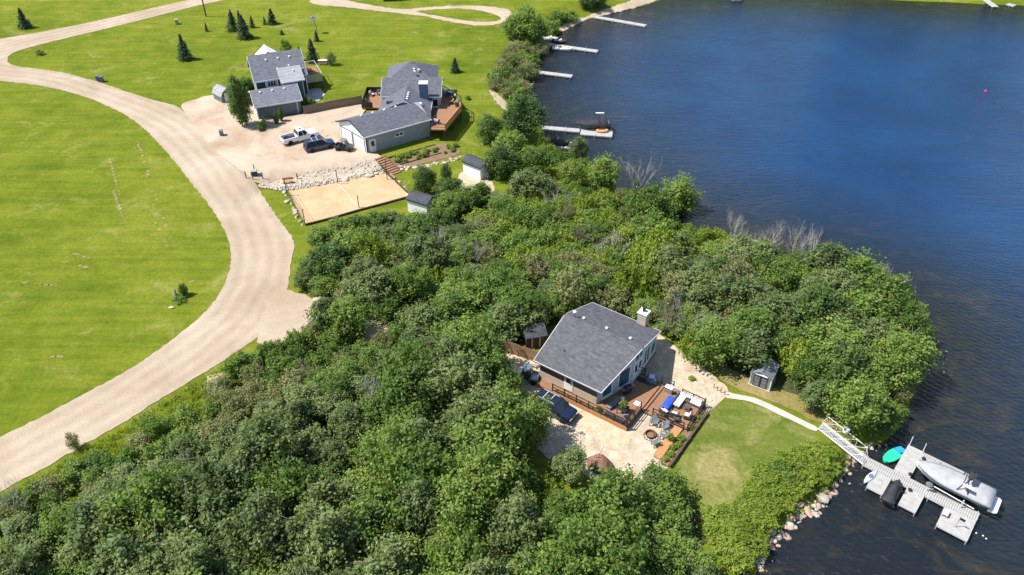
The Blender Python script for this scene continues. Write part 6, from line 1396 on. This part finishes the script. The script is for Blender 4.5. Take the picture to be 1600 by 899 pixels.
simple_chair(hset(5.4,.3,2.0), R(150), 'lone pale chair in the shade of the grey house deck corner', 'cushion', None)
t = thing('deck_table', 'white rectangular table at the far end of the grey house deck', 'table', hset(6.6,11.2,2.0), R(-30)); MB().box(-.8,.8,-.4,.4,.7,.75).build('table_top', M['white_paint'], t)
for s in (-1,1):
    for q in (-1,1): MB().cbox(s*.7,q*.33,0,.06,.06,.7).build('leg', M['steel'], t)
t = thing('barbecue', 'silver barbecue at the rail of the grey house deck', 'barbecue', hset(8.3,6.6,2.0), R(80))
MB().box(-.35,.35,-.25,.25,.1,.8).build('cabinet', M['rust'], t); MB().loft([[(x_,-.27,.8),(x_,-.2,1.05),(x_,.2,1.05),(x_,.27,.8)] for x_ in (-.4,.4)]).build('lid', M['steel'], t)
simple_chair(hset(-7.2,14.2,.5), R(60), 'white chair in the shaded left deck of the grey house, far corner', 'cushion', None); simple_chair(hset(-6.0,14.6,.5), R(10), 'grey chair in the left deck of the grey house, beside the white one', 'grey_plastic', None); simple_chair(hset(-7.4,11.0,.5), R(90), 'grey chair at the near end of the left deck of the grey house', 'grey_plastic', None)
# black landscape fabric bed at the garage corner
sheet('dark_bed', [(503,205),(515,196),(530,188),(533,200),(530,212),(515,214)], M['forest_soil'], .13, 1.0, .1, 1)
for px,py in [(503,206),(507,201),(512,197),(518,193),(523,190),(505,210),(512,214)]:
    x,y,z = G(px,py); rock(x,y,z+.05,rs.uniform(.2,.35),'grey stone around the dark bed beside the garage doors','stones around the dark bed')
# ------------------------------------------------------------------ white sheds
def white_shed(px, py, rz, L, Wd, lb, h=2.1):
    x,y,z = G(px,py); t = thing('white_shed', lb, 'shed', (x,y,z), rz)
    gable(t, 0, L, 0, Wd, -.1, h, h+.55, M['white_siding'], M['shingle_black'], 'x', .15, 'black_metal', .08)
    door(t, 'y', L, .5, 1.3, 0, 1.85, 1, 'white_trim', False); return t
white_shed(724,271,R(-38),3.4,2.2,'white shed with dark roof standing on gravel beside the lawn')
white_shed(638,331,R(-28),3.2,2.3,'white shed with dark roof half hidden by trees at the sand court corner')
x,y,z = G(762,279); t = thing('white_chair', 'white garden chair beside the detached white shed', 'chair', (x,y,z), R(40))
MB().box(-.25,.25,-.25,.25,.4,.45).build('seat', M['white_paint'], t); MB().box(-.25,.25,.2,.25,.45,.9).build('backrest', M['white_paint'], t)
for s in (-1,1):
    for q in (-1,1): MB().cbox(s*.2,q*.2,0,.05,.05,.4).build('leg', M['white_paint'], t)
# ------------------------------------------------------------------ small things
x,y,z = G(398,275); t = thing('transformer_box', 'dark green transformer box guarded by posts beside the road', 'transformer', (x,y,z+.1), R(15))
MB().box(-.45,.45,-.4,.4,0,.8).build('cabinet', M['dark_green_siding'], t, bevel=.03); MB().box(-.48,.48,-.43,.43,.802,.86,.05).build('lid', M['pale_green_siding'], t)
for px,py,lb in [(385,279,'left'),(396,282,'front'),(411,280,'right'),(398,268,'rear')]:
    x,y,z = G(px,py); o = MB().lathe([(0,-.1),(.07,-.1),(.07,1.15),(.04,1.22),(0,1.23)],10).build('bollard', M['dark_green_siding'], None, loc=(x,y,z)); tag(o, 'dark green guard post around the transformer box, the '+lb+' one', 'post')
def bin_(px, py, lb, m):
    x,y,z = G(px,py); t = thing('wheelie_bin', lb, 'bin', (x,y,z+.05), R(20)); MB().box(-.28,.28,-.3,.3,.1,.95,-.05).build('body', M[m], t); MB().box(-.36,.36,-.38,.38,.953,1.03,.05).build('lid', M[m], t)
    for s in (-1,1): MB().at((s*.3,.28,.12),R(90),R(90)).lathe([(0,-.04),(.12,-.04),(.12,.04),(0,.04)],10).build('wheel', M['rubber'], t)
bin_(347,213,'black bin standing alone in the gravel parking area','grey_plastic'); bin_(154,127,'dark bin beside the meadow road bend, left of a pair','blue_grey_siding'); bin_(160,128,'dark bin beside the meadow road bend, right of a pair','blue_grey_siding'); bin_(277,38,'pale green bin near the upper road edge','pale_green_siding')
x,y,z = G(322,26); t = thing('utility_pole', 'tall wooden utility pole at the upper road edge', 'pole', (x,y,z)); MB().tube([(0,0,-.3),(0,0,9.5)],.16,10,r1=.11).build('shaft', M['timber_dark'], t); MB().box(-1.1,1.1,-.06,.06,8.8,8.95).build('crossarm', M['timber_dark'], t)
x,y,z = G(497,52); t = thing('birdhouse', 'pale birdhouse on a leaning pole behind the green house', 'birdhouse', (x,y,z)); MB().tube([(0,0,-.2),(-.5,0,2.6)],.06,8).build('pole', M['fence_dark'], t); MB().at((-.55,0,2.6)).box(-.4,.4,-.35,.35,0,.7).build('house', M['white_trim'], t); MB().at((-.55,0,3.3)).slab([(-.5,-.45,0),(0,-.45,.3),(0,.45,.3),(-.5,.45,0)],.05).slab([(0,-.45,.3),(.5,-.45,0),(.5,.45,0),(0,.45,.3)],.05).build('roof', M['steel'], t)
x,y,z = G(276,466); t = thing('tree_stump', 'pale broken stump standing on the small island in the field', 'stump', (x,y,z)); MB().lathe([(0,-.1),(.28,-.1),(.2,.3),(.17,1.0),(.08,1.35),(0,1.2)],9).build('trunk', M['dead_wood'], t)
x,y,z = G(268,481); rock(x,y,z,.35,'pale rock beside the stump island in the field',None,PALE)
x,y,z = G(505,100); t = thing('picnic_table', 'white-topped garden table under the pine beside the green house', 'table', (x,y,z)); MB().box(-.9,.9,-.4,.4,.7,.76).build('table_top', M['white_paint'], t); MB().box(-.9,.9,-.85,-.6,.4,.45).box(-.9,.9,.6,.85,.4,.45).build('bench_seat', M['fence_wood'], t)
for s in (-1,1): MB().box(s*.6-.05,s*.6+.05,-.8,.8,.3,.4).box(s*.6-.05,s*.6+.05,-.1,.1,0,.7).build('leg', M['fence_wood'], t)
x,y,z = G(344,603); o = MB().box(-.3,.3,-.2,.2,0,.25,.04).build('wood_block', M['dark_wood'], None, loc=(x,y,z+.04), rz=.6); tag(o, 'dark wooden block lying on the bare dirt patch by the road', 'block')
x,y,z = G(497,474); t = thing('gate_pillar', 'stone block at the entrance of the shaded cottage driveway', 'pillar', (x,y,z), R(10)); MB().box(-.5,.5,-.3,.3,0,.55,.05).build('base', M['rock_pale'], t); MB().box(-.55,.55,-.35,.35,.552,.66).build('cap', M['flagstone'], t)
rv = G(612,4); t = thing('white_trailer', 'white camper at the top edge beside the looping track', 'trailer', (rv[0],rv[1]+2,rv[2]), R(10)); MB().box(-2.6,2.6,-1.1,1.1,.5,2.7).build('body', M['white_paint'], t, bevel=.15)
for s in (-1,1): wheel(t, 0, s*1.0, .35, .2)
window(t, 'x', -1.1, -1.6, -.4, 1.5, 2.2, -1); door(t, 'x', -1.1, .6, 1.3, .55, 2.3, -1)
rv = G(928,11); t = thing('white_van', 'white boat trailer cover beside the beach trees at the top edge', 'trailer', (rv[0]+2.5,rv[1]+6,rv[2]), R(15)); MB().loft([[(x_,-w_,.5),(x_,-w_*.9,h_),(x_,w_*.9,h_),(x_,w_,.5)] for x_,w_,h_ in [(-2,.8,1.0),(-1,1.0,1.5),(1,1.0,1.4),(2.2,.3,.9)]]).build('cover', M['white_paint'], t)
for s in (-1,1): wheel(t, -.5, s*.9, .3, .2)
# garden stakes on the gravel behind the sofa
for k,(px,py) in enumerate([(1115,607),(1120,611),(1126,614),(1132,618)]):
    x,y,z = G(px,py); o = MB().tube([(0,0,-.1),(0,0,.55)],.05,7).tube([(0,0,.55),(0,0,.62)],.09,7).build('path_stake', M['skirt_wood'], None, loc=(x,y,z+.06)); tag(o, 'short wooden stake at the path start, number %s from the sofa' % ['first','second','third','fourth'][k], 'stake', 'stakes at the path start')
x,y,z = G(1080,594); o = bpy.data.objects.new('weed_clump', HOSTA); link(o); o.location = (x,y,z+.05); o.scale = (.9,.7,.6); tag(o, 'small green weed clump alone on the gravel right of the cottage', 'plant')
for k in range(14):
    x,y,z = G(1098+rs.uniform(-14,24), 634-0+rs.uniform(-16,2)-.0); rock(x,y,z+.05,rs.uniform(.1,.22),'white stone in the patch between sofa railing and path','white stones by the sofa railing',PALE)
# ------------------------------------------------------------------ northern docks and boats
def far_dock(name, lb, a, b, wd=1.15, z=-.45, sec=2.4, m='dock_plank'):
    A = Vector(ray(*a, z)); Bv = Vector(ray(*b, z)); L = (Bv-A).length; t = thing(name, lb, 'dock', (A.x,A.y,z), math.atan2(Bv.y-A.y, Bv.x-A.x)); n = max(2, round(L/sec))
    for i in range(n):
        s = L/n; MB().box(i*s+.02,(i+1)*s-.02,-wd/2,wd/2,-.06,0).build('deck_section', M[m], t); MB().box(i*s+.02,(i+1)*s-.02,-wd/2-.05,-wd/2-.002,-.18,.01).box(i*s+.02,(i+1)*s-.02,wd/2+.002,wd/2+.05,-.18,.01).build('side_rail', M['aluminium'], t)
        for y in (-wd/2,wd/2): MB().tube([(i*s+s*.9,y,-2.0),(i*s+s*.9,y,.25 if i%2 else .05)],.04,6).build('pile', M['aluminium'], t)
    return t
far_dock('jetty','long pale jetty reaching out from the sandy beach',(929,26),(1009,40)); far_dock('jetty','white jetty with small boats moored at its shore end',(848,68),(934,80)); far_dock('jetty','short white jetty between the northern rocks',(829,111),(894,119)); far_dock('jetty','long white jetty beside the black covered boat',(846,199),(906,204))
far_dock('jetty','wide outer platform of the long white jetty',(907,206),(957,210),1.9,-.42); far_dock('jetty','small white jetty at the upper right corner of the lake',(1538,-2),(1556,11),1.3)
far_dock('jetty','dark jetty remnant at the far right lake corner',(1574,6),(1586,9),1.3)
X, Y = ray(955,200,0.2); bt2 = thing('wake_boat', 'black covered boat with white wakeboard on its tower beside the long jetty', 'boat', (X-.2,Y+1.2,0.0), R(180))
hull(bt2, 5.8, 2.2, .5, M['car_dark']); boat_cover(bt2, 5.8, 2.25, .52, M['boat_cover_black'], .55)
tw = MB()
for s in (-1,1): tw.tube([(2.7,s*1.0,.5),(2.2,s*.9,1.7),(1.6,s*1.0,.5)],.05,6)
tw.tube([(2.2,-.9,1.7),(2.2,.9,1.7)],.05,6); tw = tw.build('tower', M['black_metal'], bt2); MB().box(.9,2.3,-1.25,-.95,1.75,1.85).build('wakeboard', M['white_paint'], tw); MB().prism([(-.6,-.8),(0,-1),(0,1),(-.6,.8)],-.05,.03).build('swim_platform', M['black_plastic'], bt2)
X, Y = ray(941,205,-.3); t = thing('inflatable_ring', 'orange and pink inflatable lying on the outer jetty platform', 'inflatable', (X,Y,-.41)); n = 18
tor = [[((.7+.2*math.cos(6.283*j/8))*math.cos(6.283*i/n)*1.2,(.7+.2*math.cos(6.283*j/8))*math.sin(6.283*i/n)*.7,.2+.2*math.sin(6.283*j/8)) for j in range(8)] for i in range(n+1)]
MB().loft(tor, False).build('ring', M['orange_cloth'], t, smooth=True); MB().box(-.5,.5,-.3,.3,.1,.2).build('floor', mat('pink', (0.6,0.3,0.4), None), t)
X, Y = ray(858,223,-.5); t = thing('small_boat', 'small dark covered boat on a white floating lift below the long jetty', 'boat', (X,Y,-.55), R(-8)); hull(t, 3.4, 1.4, .35, M['car_dark']); boat_cover(t, 3.4, 1.45, .37, M['boat_cover_black'], .4); MB().box(1.4,1.5,-.4,.4,.8,1.0).build('windscreen', M['aluminium'], t)
t = thing('floating_lift', 'white floating lift carrying the small dark boat', 'lift', (X,Y,-1.0), R(-8))
for s in (-1,1): MB().box(-.3,3.6,s*.95-.25,s*.95+.25,.0,.35).build('pontoon', M['concrete'], t, bevel=.05)
for x_ in (.4,1.6,2.9): MB().box(x_-.1,x_+.1,-.695,.695,.05,.2).build('cross_beam', M['concrete'], t)
def dinghy(px, py, rz, L, lb, hm, sm):
    X, Y = ray(px, py, -.9); t = thing('moored_boat', lb, 'boat', (X,Y,-.9), rz); hull(t, L, L*.38, .45, M[hm], z0=-.25)
    MB().box(L*.1,L*.16,-L*.15,L*.15,.46,.52).box(L*.4,L*.47,-L*.17,L*.17,.46,.52).build('thwart', M[sm], t); MB().box(L*.5,L*.62,-L*.14,L*.14,.47,.75,.05).build('console', M[sm], t); MB().box(-.25,.05,-.15,.15,.1,.75).build('outboard', M['black_plastic'], t)
dinghy(846,62,R(-5),3.6,'white open boat pulled up above the northern jetty','white_paint','cushion'); dinghy(865,66,R(-10),2.8,'dark and white small boat moored above the northern jetty','rust','white_paint'); dinghy(863,77,R(-8),3.0,'tan small boat moored below the northern jetty, left of two','cushion','fence_wood'); dinghy(876,78,R(-8),2.6,'pale small boat moored below the northern jetty, right of two','white_paint','cushion')
dinghy(1143,1,R(5),3.2,'white boat at the top edge of the lake, left of centre','white_paint','white_paint')
o = MB().lathe([(0,-.1),(.12,-.08),(.15,0),(.1,.12),(0,.15)],8).build('buoy', M['white_paint'], None, loc=(*ray(867,57,WATER_Z),WATER_Z)); tag(o, 'tiny white float near the northern boats', 'buoy')
o = MB().lathe([(0,0),(.3,0),(.36,.5),(.3,.62),(0,.7)],12).build('white_drum', M['white_paint'], None, loc=G(762,222)); tag(o, 'white drum half hidden between the dark shore trees', 'drum')
# far shore beyond the top of the lake: trees
rs = random.Random(5)
for k in range(26):
    px = 1330+k*12+rs.uniform(-5,5); X, Y = ray(px, -4, 0)
    plant(rs.choice(['green','dark']), 'far_tree', 'green tree on the far shore at the upper right edge of the lake', 'tree', X+rs.uniform(-2,2), Y+rs.uniform(6,12), rs.uniform(4,7), rs.uniform(2,3), 'far shore trees', rs=rs)
